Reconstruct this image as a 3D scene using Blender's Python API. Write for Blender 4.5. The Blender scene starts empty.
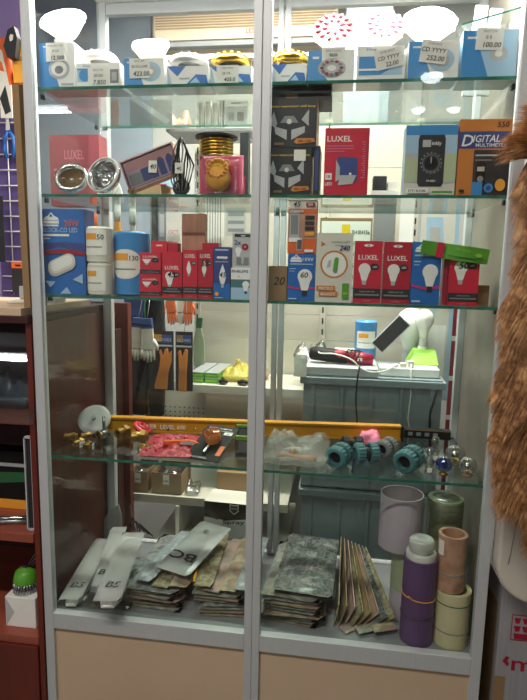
import bpy, bmesh, math, random
from mathutils import Vector, Matrix, Euler, noise
random.seed(7)
R = math.radians
PI = math.pi
sc = bpy.context.scene
col = sc.collection

# ---------------------------------------------------------------- camera
CAM = Vector((0.67203, -1.14909, 1.5))
YAW, PITCH, ROLL, FPX = 0.136704, 0.149754, 0.020339, 562.24
W_, H_ = 527.0, 700.0
cy_, sy_, cp_, sp_ = math.cos(YAW), math.sin(YAW), math.cos(PITCH), math.sin(PITCH)
FWD = Vector((-sy_*cp_, cy_*cp_, -sp_))
RT0 = Vector((cy_, sy_, 0))
UP0 = RT0.cross(FWD)
RT = RT0*math.cos(ROLL) + UP0*math.sin(ROLL)
UP = UP0*math.cos(ROLL) - RT0*math.sin(ROLL)
cd = bpy.data.cameras.new('camera')
cd.sensor_fit = 'HORIZONTAL'; cd.sensor_width = 36; cd.lens = FPX/W_*36
cd.clip_start = .02; cd.clip_end = 50
co = bpy.data.objects.new('camera', cd); col.objects.link(co)
mw = Matrix((RT, UP, -FWD)).transposed().to_4x4(); mw.translation = CAM
co.matrix_world = mw
sc.camera = co

def P(px, py, Y):
    """world x, z of a photo pixel on the plane y = Y"""
    d = FWD + RT*((px-W_/2)/FPX) + UP*(-(py-H_/2)/FPX)
    t = (Y-CAM.y)/d.y
    p = CAM + d*t
    return p.x, p.z
def PX(px, py, Y): return P(px, py, Y)[0]
def PZ(px, py, Y): return P(px, py, Y)[1]
def AZ(px, py, Z):
    d = FWD + RT*((px-W_/2)/FPX) + UP*(-(py-H_/2)/FPX)
    p = CAM + d*((Z-CAM.z)/d.z)
    return p.x, p.y

# ---------------------------------------------------------------- materials
def lin(c):
    if isinstance(c, str):
        c = c.lstrip('#'); c = [int(c[i:i+2], 16)/255 for i in (0, 2, 4)]
    return tuple((x/12.92 if x <= .04045 else ((x+.055)/1.055)**2.4) for x in c[:3]) + (1,)
MATS = {}
def mat(name, c, rough=.5, metal=0, emit=0, c2=None, scale=8, stretch=None, bump=0, coat=0, alpha=1, detail=4, spec=.5, contrast=(.35, .65), tex='noise'):
    if name in MATS: return MATS[name]
    m = bpy.data.materials.new(name); m.use_nodes = True
    nt = m.node_tree; N = nt.nodes; L = nt.links
    b = N['Principled BSDF']
    b.inputs['Base Color'].default_value = lin(c)
    b.inputs['Roughness'].default_value = rough
    b.inputs['Metallic'].default_value = metal
    b.inputs['Coat Weight'].default_value = coat
    b.inputs['Coat Roughness'].default_value = .08
    b.inputs['Specular IOR Level'].default_value = spec
    if emit:
        b.inputs['Emission Color'].default_value = lin(c); b.inputs['Emission Strength'].default_value = emit
    tc = N.new('ShaderNodeTexCoord'); mp = N.new('ShaderNodeMapping')
    L.new(tc.outputs['Object'], mp.inputs[0])
    if stretch: mp.inputs['Scale'].default_value = stretch
    if tex == 'wave':
        n = N.new('ShaderNodeTexWave'); n.inputs['Scale'].default_value = scale; n.inputs['Distortion'].default_value = 6
        n.inputs['Detail'].default_value = detail; fo = n.outputs['Fac']
    elif tex == 'voronoi':
        n = N.new('ShaderNodeTexVoronoi'); n.inputs['Scale'].default_value = scale; fo = n.outputs['Distance']
    else:
        n = N.new('ShaderNodeTexNoise'); n.inputs['Scale'].default_value = scale; n.inputs['Detail'].default_value = detail
        fo = n.outputs['Fac']
    L.new(mp.outputs[0], n.inputs['Vector'])
    if c2 is not None:
        cr = N.new('ShaderNodeValToRGB')
        cs = [c]+(c2 if isinstance(c2, list) else [c2])
        a, z = contrast
        els = cr.color_ramp.elements
        els[0].position = a; els[0].color = lin(cs[0]); els[1].position = z; els[1].color = lin(cs[-1])
        for i in range(1, len(cs)-1):
            e = els.new(a+(z-a)*i/(len(cs)-1)); e.color = lin(cs[i])
        L.new(fo, cr.inputs[0]); L.new(cr.outputs[0], b.inputs['Base Color'])
    if bump:
        bp = N.new('ShaderNodeBump'); bp.inputs['Strength'].default_value = bump; bp.inputs['Distance'].default_value = .004
        L.new(fo, bp.inputs['Height']); L.new(bp.outputs[0], b.inputs['Normal'])
    if alpha < 1:
        tr = N.new('ShaderNodeBsdfTransparent'); mx = N.new('ShaderNodeMixShader'); mx.inputs[0].default_value = alpha
        L.new(tr.outputs[0], mx.inputs[1]); L.new(b.outputs[0], mx.inputs[2])
        L.new(mx.outputs[0], N['Material Output'].inputs[0])
    MATS[name] = m
    return m
def glassmat(name, tint, base=.04, rough=0.0, power=5, gain=.9):
    m = bpy.data.materials.new(name); m.use_nodes = True
    nt = m.node_tree; N = nt.nodes; L = nt.links
    N.remove(N['Principled BSDF'])
    lw = N.new('ShaderNodeLayerWeight'); lw.inputs[0].default_value = .5
    pw = N.new('ShaderNodeMath'); pw.operation = 'POWER'; pw.inputs[1].default_value = power
    mu = N.new('ShaderNodeMath'); mu.operation = 'MULTIPLY_ADD'; mu.inputs[1].default_value = gain; mu.inputs[2].default_value = base
    tr = N.new('ShaderNodeBsdfTransparent'); tr.inputs[0].default_value = lin(tint)
    gl = N.new('ShaderNodeBsdfGlossy'); gl.inputs['Roughness'].default_value = rough
    mx = N.new('ShaderNodeMixShader')
    L.new(lw.outputs['Facing'], pw.inputs[0]); L.new(pw.outputs[0], mu.inputs[0]); L.new(mu.outputs[0], mx.inputs[0])
    L.new(tr.outputs[0], mx.inputs[1]); L.new(gl.outputs[0], mx.inputs[2]); L.new(mx.outputs[0], N['Material Output'].inputs[0])
    MATS[name] = m
    return m

glassmat('clear_glass', '#fbfdfc', .035)
glassmat('side_glass', '#f4f6f5', .02, 0, 6, .15)
glassmat('shelf_glass', '#f2f8f5', .045)
glassmat('film', '#e4e4e0', .14, .22, 3, .5)
glassmat('crystal', '#f4f6f6', .22, .03, 1.2, .8)
glassmat('film_clear', '#fafafa', .05, .1, 3, .4)
glassmat('blue_crystal', '#6c94e6', .12, .02, 1.6, .9)
mat('glass_edge', '#1f5f50', .15, 0, c2='#3a7d6b', scale=40, stretch=(1, 1, 1))
mat('alu', '#c2c7c9', .45, .2, c2='#c9cdd0', scale=30, stretch=(20, 20, .6))
mat('alu_dark', '#8c9090', .4, .6)
mat('cream_board', '#cfb79b', .55, c2='#c8af93', scale=3)
mat('panel_grey', '#948d82', .4, .1, c2='#867f74', scale=5)
mat('white', '#f2f2ee', .5)
mat('meter_green', '#b9c8a0', .5)
mat('bag_milky', '#d4d6d0', .2, alpha=.24, bump=.5, scale=60)
mat('disc_plastic', '#b9c0be', .3, alpha=.6)
mat('paper', '#efeee6', .75)
mat('offwhite', '#dcd9cd', .55)
mat('black', '#121212', .55, spec=.25)
mat('ink', '#15151c', .6)
mat('blueink', '#1e2c6a', .6)
mat('dark', '#25262a', .5)
mat('grey', '#84878a', .5)
mat('lgrey', '#b9bcbe', .5)
mat('chrome', '#e3e4e4', .12, 1)
mat('steel', '#9fa1a2', .25, .9)
mat('brass', '#a98545', .36, .8, c2='#8a6a34', scale=30)
mat('gold', '#e0b850', .22, .95)
mat('copper', '#c9957c', .45, .1, c2='#b07f6a', scale=60, stretch=(1, 1, .3))
mat('red', '#d01f3c', .4, coat=.3)
mat('red2', '#b81b35', .4, coat=.3)
mat('deepred', '#9c1030', .45, coat=.2)
mat('blue', '#2070c2', .4, coat=.3, c2='#1b60b0', scale=12)
mat('blue_light', '#3f8fd0', .4, coat=.3)
mat('pale_blue', '#a9cbe4', .45)
mat('navy', '#34478a', .45)
mat('teal', '#4f8288', .4, c2='#447277', scale=15)
mat('orange', '#e0662a', .45)
mat('amber', '#eda436', .45)
mat('orange_brown', '#cf7f35', .5)
mat('yellow', '#f2cf2a', .45)
mat('mustard', '#d39a1c', .45, c2='#bd8416', scale=9)
mat('green', '#5aa12c', .45)
mat('lime', '#8fc63c', .4)
mat('dkgreen', '#28603a', .5)
mat('magenta', '#c63a7d', .5)
mat('pink', '#d97694', .5)
mat('purple', '#654775', .5, c2='#5b3f6b', scale=8)
mat('carton', '#a88a66', .8, c2='#9a7c59', scale=14)
mat('kraft', '#8f7350', .8)
mat('mahogany', '#6e2a1c', .4, c2='#5c2117', scale=3, stretch=(6, 6, .6), coat=.2)
mat('mahogany_light', '#9a5140', .4, c2='#84402f', scale=4, stretch=(.5, 6, 6))
mat('mahogany_dark', '#43170f', .5, c2='#301009', scale=4, stretch=(6, 6, .5))
mat('wall_purple', '#a996d2', .8, c2='#a08dc8', scale=2)
mat('wall_grey', '#b9bab6', .8)
mat('shelf_white', '#cfcabb', .5)
mat('perfo', '#b7b8b4', .5)
mat('crate_blue', '#869398', .45, c2='#7b888d', scale=4)
mat('floor_tile', '#6c655c', .4, c2='#5b554d', scale=3)
mat('ceiling_white', '#dcdcd8', .8)
mat('led_white', '#fff8ee', .5, emit=2.0)
mat('led_soft', '#fff3ea', .5, emit=.55)
mat('tube_light', '#f8fbff', .5, emit=14)

# ---------------------------------------------------------------- mesh builder
_txt = {}
def text_geo(s):
    if s in _txt: return _txt[s]
    cu = bpy.data.curves.new('t', 'FONT'); cu.body = s; cu.size = 1; cu.resolution_u = 2; cu.offset = .012
    o = bpy.data.objects.new('t', cu); col.objects.link(o)
    dg = bpy.context.evaluated_depsgraph_get(); dg.update()
    me = o.evaluated_get(dg).to_mesh()
    vs = [(v.co.x, v.co.y) for v in me.vertices]; fs = [tuple(p.vertices) for p in me.polygons]
    o.evaluated_get(dg).to_mesh_clear()
    bpy.data.objects.remove(o); bpy.data.curves.remove(cu)
    if not vs: vs = [(0, 0)]
    x0 = min(v[0] for v in vs); x1 = max(v[0] for v in vs); y0 = min(v[1] for v in vs); y1 = max(v[1] for v in vs)
    k = 1/max(y1-y0, 1e-6)
    vs = [((x-x0)*k, (y-y0)*k) for x, y in vs]
    _txt[s] = (vs, fs, (x1-x0)*k)
    return _txt[s]

class B:
    def __init__(s): s.v = []; s.f = []; s.m = []; s.mats = []; s.sm = []; s.T = Matrix.Identity(4)
    def slot(s, m):
        if m not in s.mats: s.mats.append(m)
        return s.mats.index(m)
    def add(s, vs, fs, m, smooth=False):
        k = len(s.v); mi = s.slot(m); T = s.T
        s.v += [tuple(T @ Vector(v)) for v in vs]
        for f in fs: s.f.append(tuple(i+k for i in f)); s.m.append(mi); s.sm.append(smooth)
        return s
    def box(s, x0, x1, y0, y1, z0, z1, m):
        vs = [(x, y, z) for z in (z0, z1) for y in (y0, y1) for x in (x0, x1)]
        return s.add(vs, [(0, 2, 3, 1), (4, 5, 7, 6), (0, 1, 5, 4), (1, 3, 7, 5), (3, 2, 6, 7), (2, 0, 4, 6)], m)
    def taper(s, lo, hi, z0, z1, m):
        (a, b, c, d), (e, f, g, h) = lo, hi
        vs = [(a, c, z0), (b, c, z0), (a, d, z0), (b, d, z0), (e, g, z1), (f, g, z1), (e, h, z1), (f, h, z1)]
        return s.add(vs, [(0, 2, 3, 1), (4, 5, 7, 6), (0, 1, 5, 4), (1, 3, 7, 5), (3, 2, 6, 7), (2, 0, 4, 6)], m)
    def lathe(s, prof, m, n=24, smooth=True, arc=None):
        vs = []; fs = []
        full = arc is None
        a0, a1 = (0, 2*PI) if full else arc
        nn = n if full else n+1
        for r, z in prof:
            for i in range(nn):
                a = a0+(a1-a0)*i/n
                vs.append((r*math.cos(a), r*math.sin(a), z))
        for j in range(len(prof)-1):
            for i in range(n):
                i2 = (i+1) % n if full else i+1
                fs.append((j*nn+i, j*nn+i2, (j+1)*nn+i2, (j+1)*nn+i))
        return s.add(vs, fs, m, smooth)
    def disc(s, r, z, m, n=24, down=False):
        vs = [(r*math.cos(2*PI*i/n), r*math.sin(2*PI*i/n), z) for i in range(n)]
        return s.add(vs, [tuple(range(n))[::-1] if down else tuple(range(n))], m)
    def cyl(s, r, z0, z1, m, n=24, r2=None, bev=.0):
        r2 = r if r2 is None else r2
        if bev: pr = [(r-bev, z0), (r, z0+bev), (r2, z1-bev), (r2-bev, z1)]; s.lathe(pr, m, n); s.disc(r-bev, z0, m, n, True); s.disc(r2-bev, z1, m, n)
        else: s.lathe([(r, z0), (r2, z1)], m, n); s.disc(r, z0, m, n, True); s.disc(r2, z1, m, n)
        return s
    def torus(s, R0, r, m, n=28, k=8, z=0):
        return s.lathe([(R0+r*math.cos(2*PI*j/k), z+r*math.sin(2*PI*j/k)) for j in range(k+1)], m, n)
    def sphere(s, r, m, c=(0, 0, 0), n=16, k=10, sx=1, sz=1):
        T = s.T; s.T = T @ Matrix.Translation(c) @ Matrix.Diagonal((sx, sx, sz, 1))
        s.lathe([(max(1e-5, r*math.sin(PI*j/k)), -r*math.cos(PI*j/k)) for j in range(k+1)], m, n)
        s.T = T; return s
    def tube(s, pts, r, m, n=6, cap=True):
        pts = [Vector(p) for p in pts]; vs = []; fs = []
        up = Vector((0.13, .31, .94)).normalized(); L = len(pts)
        for i, p in enumerate(pts):
            t = (pts[min(i+1, L-1)]-pts[max(i-1, 0)])
            t = t.normalized() if t.length > 1e-9 else Vector((0, 0, 1))
            a = t.cross(up)
            if a.length < 1e-3: a = t.cross(Vector((1, 0, 0)))
            a.normalize(); b = t.cross(a); up = b.cross(t) if False else up
            rr = r[i] if isinstance(r, (list, tuple)) else r
            for j in range(n):
                an = 2*PI*j/n; vs.append(tuple(p+a*rr*math.cos(an)+b*rr*math.sin(an)))
        for i in range(L-1):
            for j in range(n): fs.append((i*n+j, i*n+(j+1) % n, (i+1)*n+(j+1) % n, (i+1)*n+j))
        if cap: fs.append(tuple(range(n))[::-1]); fs.append(tuple((L-1)*n+j for j in range(n)))
        return s.add(vs, fs, m, True)
    def prism(s, pts, y0, y1, m):
        """polygon in x,z extruded from y0 (front) to y1"""
        n = len(pts); vs = [(x, y0, z) for x, z in pts]+[(x, y1, z) for x, z in pts]
        fs = [tuple(range(n)), tuple(range(2*n-1, n-1, -1))]+[(i, (i+1) % n+0, (i+1) % n+n, i+n)[::-1] for i in range(n)]
        return s.add(vs, fs, m)
    def text(s, t, x, z, h, m, y=-.0003, w=None, shear=0, rot=0, align='l', maxw=None):
        vs, fs, wd = text_geo(t)
        k = h; kx = h if w is None else w/wd
        if maxw and wd*kx > maxw: kx = maxw/wd
        ox = {'l': 0, 'c': -wd*kx/2, 'r': -wd*kx}[align]
        cr, sr = math.cos(rot), math.sin(rot)
        out = []
        for a, b in vs:
            X = a*kx+shear*b*k+ox; Z = b*k
            out.append((x+X*cr-Z*sr, y, z+X*sr+Z*cr))
        return s.add(out, fs, m)
    def pillow(s, w, l, t, m, seed=0, nx=10, ny=14, crumple=.35, edge=.12, z0=0):
        """a soft flat packet lying in x,y; sealed edges"""
        vs = []; fs = []
        def hgt(u, v):
            e = min(u, 1-u)/edge; g = min(v, 1-v)/edge
            q = min(1, e)*min(1, g)
            nn = noise.noise(Vector((u*3+seed*7.3, v*3*l/w, seed*1.7)))+.5*noise.noise(Vector((u*9+seed, v*9, seed*3.1)))
            return q, nn
        for side in (1, -1):
            for j in range(ny+1):
                for i in range(nx+1):
                    u, v = i/nx, j/ny; q, nn = hgt(u, v)
                    jx = .012*w*noise.noise(Vector((v*6, seed, 2))); jy = .012*l*noise.noise(Vector((u*6, seed, 5)))
                    if side > 0: z = t*(.5+.5*math.sqrt(q))+t*crumple*nn*q
                    else: z = t*(.5-.5*math.sqrt(q))
                    vs.append(((u-.5)*w+jx, (v-.5)*l+jy, z0+max(z, 0 if side < 0 else z)))
        M_ = (nx+1)*(ny+1)
        for j in range(ny):
            for i in range(nx):
                a = j*(nx+1)+i
                fs.append((a, a+1, a+nx+2, a+nx+1)); fs.append((M_+a, M_+a+nx+1, M_+a+nx+2, M_+a+1))
        ring = [i for i in range(nx+1)]+[j*(nx+1)+nx for j in range(1, ny+1)]+[ny*(nx+1)+i for i in range(nx-1, -1, -1)]+[j*(nx+1) for j in range(ny-1, 0, -1)]
        for a, b in zip(ring, ring[1:]+ring[:1]): fs.append((a, M_+a, M_+b, b))
        return s.add(vs, fs, m, True)
    def build(s, name, parent=None, loc=None, rot=None, bevel=0):
        me = bpy.data.meshes.new(name)
        me.from_pydata(s.v, [], s.f)
        for k in s.mats: me.materials.append(MATS[k])
        me.polygons.foreach_set('material_index', s.m)
        me.polygons.foreach_set('use_smooth', s.sm)
        me.update()
        o = bpy.data.objects.new(name, me); col.objects.link(o)
        if parent: o.parent = parent
        if loc: o.location = loc
        if rot: o.rotation_euler = rot
        if bevel:
            md = o.modifiers.new('bevel', 'BEVEL'); md.width = bevel; md.segments = 2; md.limit_method = 'ANGLE'; md.angle_limit = R(50)
            md.use_clamp_overlap = True
        return o
LABELS = []
def tag(o, label, cat, group=None):
    o['label'] = label; o['category'] = cat
    if group: o['group'] = group
    LABELS.append(label)
    return o
def thing(name, label, cat, loc=(0, 0, 0), rot=None, group=None):
    o = bpy.data.objects.new(name, None); col.objects.link(o); o.empty_display_size = .05
    o.location = loc
    if rot: o.rotation_euler = rot
    return tag(o, label, cat, group)
def struct(o): o['kind'] = 'structure'; return o

class Art:
    """print on a flat face: u,v in 0..1 of a w x h face whose lower left corner is x0,z0"""
    def __init__(s, b, w, h, x0=None, z0=0, y=0):
        s.b = b; s.w = w; s.h = h; s.x0 = -w/2 if x0 is None else x0; s.z0 = z0; s.y = y; s.k = 0
    def _y(s): s.k += 1; return s.y-.00025*s.k
    def rect(s, u0, v0, u1, v1, m):
        y = s._y(); X = lambda u: s.x0+u*s.w; Z = lambda v: s.z0+v*s.h
        s.b.add([(X(u0), y, Z(v0)), (X(u1), y, Z(v0)), (X(u1), y, Z(v1)), (X(u0), y, Z(v1))], [(0, 1, 2, 3)], m); return s
    def poly(s, pts, m):
        y = s._y(); s.b.add([(s.x0+u*s.w, y, s.z0+v*s.h) for u, v in pts], [tuple(range(len(pts)))], m); return s
    def ell(s, u, v, ru, rv, m, n=20, rot=0):
        """ru, rv as fractions of the face width"""
        y = s._y(); c, q = math.cos(rot), math.sin(rot); vs = []
        for i in range(n):
            a = 2*PI*i/n; x = ru*s.w*math.cos(a); z = rv*s.w*math.sin(a)
            vs.append((s.x0+u*s.w+x*c-z*q, y, s.z0+v*s.h+x*q+z*c))
        s.b.add(vs, [tuple(range(n))], m); return s
    def ring(s, u, v, ro, ri, m, n=32):
        y = s._y(); vs = []
        for r in (ro, ri):
            for i in range(n):
                a = 2*PI*i/n; vs.append((s.x0+u*s.w+r*s.w*math.cos(a), y, s.z0+v*s.h+r*s.w*math.sin(a)))
        s.b.add(vs, [(i, (i+1) % n, n+(i+1) % n, n+i) for i in range(n)], m); return s
    def text(s, t, u, v, h, m, w=None, shear=0, rot=0, align='c', maxw=.9):
        """h as fraction of face height"""
        s.b.text(t, s.x0+u*s.w, s.z0+v*s.h, h*s.h, m, y=s._y(), w=None if w is None else w*s.w, shear=shear, rot=rot, align=align, maxw=maxw*s.w); return s
    def bulb(s, u, v, r, m='white', neck='lgrey', long=1.0):
        """bulb drawing: globe centre u,v, globe radius r of face width; cap below"""
        A = s.w/s.h
        s.poly([(u-r*.8, v-r*.5*A), (u-r*.42, v-r*1.9*A*long), (u+r*.42, v-r*1.9*A*long), (u+r*.8, v-r*.5*A)], m)
        s.ell(u, v, r, r, m)
        s.rect(u-r*.34, v-r*2.6*A*long, u+r*.34, v-r*1.9*A*long, neck); return s
    def candle(s, u, v, r, m='white', neck='lgrey'):
        A = s.w/s.h
        s.poly([(u, v+r*2.9*A), (u+r*.55, v+r*1.4*A), (u+r*.95, v-r*.2*A), (u+r*.7, v-r*1.4*A), (u+r*.45, v-r*2.2*A), (u-r*.45, v-r*2.2*A), (u-r*.7, v-r*1.4*A), (u-r*.95, v-r*.2*A), (u-r*.55, v+r*1.4*A)], m)
        s.rect(u-r*.35, v-r*3.2*A, u+r*.35, v-r*2.2*A, neck); return s

# shelf tops
S = {1: 1.8590, 2: 1.6405, 3: 1.4231, 4: 1.0501}
GT = .003
def top(k): return S[k]+GT if k else .6682
# ================================================================ SETTING
ZTOP = 2.175
struct(B().box(-4.2, 3.2, -4.5, 3.0, -.05, 0, 'floor_tile').build('floor'))
struct(B().box(-4.2, 3.2, -4.5, 3.0, 2.75, 2.80, 'ceiling_white').build('ceiling'))
struct(B().box(-4.2, 3.2, 2.2, 2.3, 0, 2.75, 'wall_purple').build('wall_back'))
struct(B().box(-4.3, -4.2, -4.5, 3.0, 0, 2.75, 'wall_purple').build('wall_left'))
struct(B().box(3.2, 3.3, -4.5, 3.0, 0, 2.75, 'wall_grey').build('wall_right'))
struct(B().box(-4.2, 3.2, -4.6, -4.5, 0, 2.75, 'wall_grey').build('wall_front'))

struct(B().box(-2.0, PX(24, 30, .75), .75, .77, 0, 2.749, 'wall_purple').build('wall_side'))
# ---- ceiling lights of the shop
def ceiling_light(x, y, z, l, rz, label, power):
    t = thing('ceiling_light', label, 'ceiling light', (x, y, z), (0, 0, rz), 'tube lights on the ceiling')
    B().box(-l/2, l/2, -.05, .05, 0, .03, 'white').build('housing', t)
    b = B(); b.T = Matrix.Rotation(PI/2, 4, 'Y'); b.cyl(.014, -l/2+.02, l/2-.02, 'tube_light', 12)
    b.T = Matrix.Translation((0, 0, -.02)) @ b.T
    b2 = B(); b2.T = Matrix.Translation((0, 0, -.02)) @ Matrix.Rotation(PI/2, 4, 'Y'); b2.cyl(.014, -l/2+.02, l/2-.02, 'tube_light', 12)
    b2.build('tube', t)
    ld = bpy.data.lights.new('tube_glow', 'AREA'); ld.shape = 'RECTANGLE'; ld.size = l; ld.size_y = .08; ld.energy = power; ld.color = (1, .93, .83)
    lo = bpy.data.objects.new('tube_glow', ld); col.objects.link(lo); lo.parent = t; lo.location = (0, 0, -.045)
    return t
ceiling_light(.1, -1.25, 2.70, 1.2, 0, 'long white tube lamp on the ceiling in front of the glass cabinet', 28)
ceiling_light(-2.12, -3.25, 2.715, 1.2, 0, 'long white tube lamp on the ceiling at the far end of the shop', 26)
ceiling_light(.5, .85, 2.70, 1.2, 0, 'long white tube lamp on the ceiling behind the glass cabinet', 68)

def reflect_point(px, py, z):
    x, zz = P(px, py, .006); p = Vector((x, .006, zz)); d = (p-CAM); d.y = -d.y
    t = (z-p.z)/d.z; return p+d*t
for px, py, r_, e_, lb in ((432, 76, .07, 3, 'brightest one'), (418, 110, .05, 1.2, 'far left one'), (454, 109, .05, 1.2, 'far right one')):
    p = reflect_point(px, py, 2.735)
    if p.y < -4.4: 
        k_ = (-4.3-.006)/(p.y-.006); q = P(px, py, .006); p = Vector((q[0]+(p.x-q[0])*k_, -4.3, q[1]+(p.z-q[1])*k_))
    t = thing('ceiling_downlight', f'round ceiling lamp mirrored as a spot in the cabinet glass, {lb}', 'ceiling light', p, None, 'round lamps of the shop')
    b = B(); b.cyl(r_*1.25, .004, max(.012, 2.749-p.z), 'white', 24); b.build('housing', t)
    b = B(); b.sphere(r_, 'tube_light', (0, 0, 0), 20, 12, sz=.6); b.build('diffuser', t)

# ================================================================ GLASS CABINET
cab = thing('display_cabinet', 'tall aluminium framed glass display cabinet with two doors and four glass shelves', 'display cabinet', (0, 0, 0))
PW = .022      # post width
ZB = .6725
DEP = .395
def post(x0, x1, y0, y1, z0, z1, name='post', m='alu'):
    return B().box(x0, x1, y0, y1, z0, z1, m).build(name, cab, bevel=.0015)
# door frames (front), each door: stiles, rails, glass
def rear_rail(x0, x1, z0, z1): B().box(x0, x1, DEP-.02, DEP, z0, z1, 'alu').build('rear_rail', cab, bevel=.001)
def door(x0, x1, hinge):
    d = B(); d.box(x0+(PW if hinge == 'l' else .0176), x1-(PW if hinge == 'r' else .0176), .006, .010, ZB-.002, ZTOP-.03, 'clear_glass')
    g = d.build('glass_door', cab)
    for xa_, xb_ in ((x0, x0+(PW if hinge == 'l' else .0175)), (x1-(PW if hinge == 'r' else .0175), x1)): B().box(xa_, xb_, 0, .020, .02, ZTOP, 'alu').build('door_stile', g, bevel=.0015)
    for za_, zb_ in ((ZB-.040, ZB), (ZTOP-.03, ZTOP)): B().box(x0+(PW if hinge == 'l' else .0176), x1-(PW if hinge == 'r' else .0176), .0, .020, za_, zb_, 'alu').build('door_rail', g, bevel=.0015)
door(0.0, .4998, 'l'); door(.5002, 1.0, 'r')
# lower closed part
for x0, x1 in ((PW, .4995-.018), (.5005+.018, 1-PW)):
    b = B(); b.box(x0, x1, .008, .016, .06, ZB-.0405, 'cream_board'); b.build('lower_panel', cab)
B().box(.004, .996, .021, DEP-.002, .02, .06, 'alu_dark').build('plinth', cab)
B().box(.004, .996, .021, DEP-.021, ZB-.018, ZB-.0045, 'grey').build('bottom_board', cab)
B().box(0, 1, 0.0205, DEP, ZTOP-.0, ZTOP+.02, 'white').build('top_board', cab)
# rear posts and rails
for x0, x1 in ((.0, .024), (.484, .498), (.502, .516), (.976, 1.0)): post(x0, x1, DEP-.024, DEP, .06, ZTOP-.001, 'rear_post')
rear_rail(.024, .976, ZTOP-.03, ZTOP-.002)
rear_rail(.024, .976, ZB-.03, ZB-.002)
B().box(.026, .484, DEP-.014, DEP-.010, ZB, ZTOP-.03, 'clear_glass').build('back_glass', cab)
B().box(.516, .974, DEP-.010, DEP-.006, ZB, ZTOP-.03, 'clear_glass').build('back_glass', cab)
# sides: glass on the left, grey panel on the right
B().box(.004, .008, .022, DEP-.026, ZB, ZTOP-.002, 'side_glass').build('side_glass', cab)
B().box(.001, .010, .022, DEP-.026, .06, ZB-.02, 'cream_board').build('side_panel', cab)
b = B(); b.box(.991, .999, .0225, DEP-.026, .06, ZTOP-.002, 'panel_grey')
b.build('side_panel', cab)
# shelves with edges and clips
for k in (1, 2, 3, 4):
    z = S[k]
    b = B(); b.box(.012, .984, .030, .366, z-GT, z+GT, 'shelf_glass')
    for y in (.0295, .3665):
        b.box(.012, .984, y-.0004, y+.0004, z-GT, z+GT, 'glass_edge')
    sh = b.build('glass_shelf', cab)
    for x in (.0095, .4985, .9845):
        for y in (.06, .33):
            B().box(x-.0035 if x > .02 else .0085, x+.0035 if x < .9 else .9858, y-.006, y+.006, z-.013, z-GT-.0004, 'dark').build('shelf_clip', sh)
# LED fittings under the cabinet roof
led_b = B(); led_b.box(.05, .95, .030, .060, ZTOP-.014, ZTOP-.002, 'alu'); lf = led_b.build('light_bar', cab)
B().box(.06, .94, .033, .057, ZTOP-.017, ZTOP-.0145, 'led_white').build('diffuser', lf)
ld = bpy.data.lights.new('bar_glow', 'AREA'); ld.shape = 'RECTANGLE'; ld.size = .9; ld.size_y = .03; ld.energy = 18.0; ld.color = (1, .97, .92)
lo = bpy.data.objects.new('bar_glow', ld); col.objects.link(lo); lo.parent = lf; lo.location = (.5, .045, ZTOP-.020)

# ================================================================ CARTONS
def carton(name, label, cat, px0, px1, pyt, k, Y=.038, depth=.05, base='white', art=None, group=None, pyb=None, rz=0, side=None, zbase=None, topm=None):
    """a carton standing on shelf k (or on zbase); width and height read at depth Y"""
    z0 = (top(k) if zbase is None else zbase)+.0003
    pm = pyt if pyb is None else (pyt+pyb)/2
    px0 += (px0-263)*.009; px1 += (px1-263)*.009
    x0 = PX(px0, pm, Y); x1 = PX(px1, pm, Y)
    h = PZ((px0+px1)/2, pyt, Y)-z0; w = x1-x0
    b = B(); b.box(-w/2, w/2, 0, depth, 0, h, base)
    if topm: b.box(-w/2+.0005, w/2-.0005, .0005, depth-.0005, h, h+.0003, topm)
    if side:   # right hand face colour
        b.box(w/2, w/2+.0003, 0.0005, depth-.0005, .0005, h-.0005, side)
    if art: art(Art(b, w, h))
    o = b.build(name, None, ((x0+x1)/2, Y, z0), (0, 0, rz))
    tag(o, label, cat, group)
    o['_w'] = w; o['_h'] = h
    return o
def tagpart(parent, u, v, wpx, hpx, lines, rot=0, mm='paper'):
    """price tag stuck on the front of a carton; u,v centre on the face"""
    w = parent['_w']; h = parent['_h']
    tw = wpx*.00215; th = hpx*.00215
    b = B(); b.T = Matrix.Translation((w*(u-.5), -.0030, h*v)) @ Matrix.Rotation(rot, 4, 'Y')
    b.box(-tw/2, tw/2, 0, .0004, -th/2, th/2, mm)
    p = b.build('price_tag', parent)
    b2 = B(); b2.T = b.T; a = Art(b2, tw, th, z0=-th/2, y=-.0001)
    for t, uu, vv, hh, ink, sh in lines: a.text(t, uu, vv, hh, ink, shear=sh, maxw=.94)
    b2.build('price_writing', p)
    return p
HW = 'ink'

# ---------------- art for the cartons
def art_luxel(kind='globe', num=None, hang=True, ty=.70):
    def f(a):
        if hang: a.ell(.5, .93, .17, .05, 'white'); a.ell(.5, .93, .05, .05, 'lgrey')
        a.text('LUXEL', .5, ty, .078, 'white', w=.72)
        by = ty-.15
        a.ell(.74, by+.04, .17, .12, 'dark')
        a.text('LED', .76, by+.025, .03, 'white', maxw=.2)
        if kind == 'globe': a.bulb(.38, by, .22)
        elif kind == 'candle': a.candle(.42, by-.06, .17)
        elif kind == 'spot': a.poly([(.1, by+.08), (.55, by+.08), (.42, by-.1), (.24, by-.1)], 'white'); a.rect(.26, by-.17, .4, by-.1, 'lgrey')
        a.rect(.0, .09, 1, .24, 'dark')
        a.text('CLEAR LIGHT LED', .5, .18, .022, 'lgrey', maxw=.86)
        a.rect(.06, .125, .94, .15, 'grey'); a.text('3 YEARS', .5, .028, .026, 'pink', maxw=.5)
        if num: a.text(num, .45, by-.02, .13, 'ink', shear=.2, maxw=.5)
    return f
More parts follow.
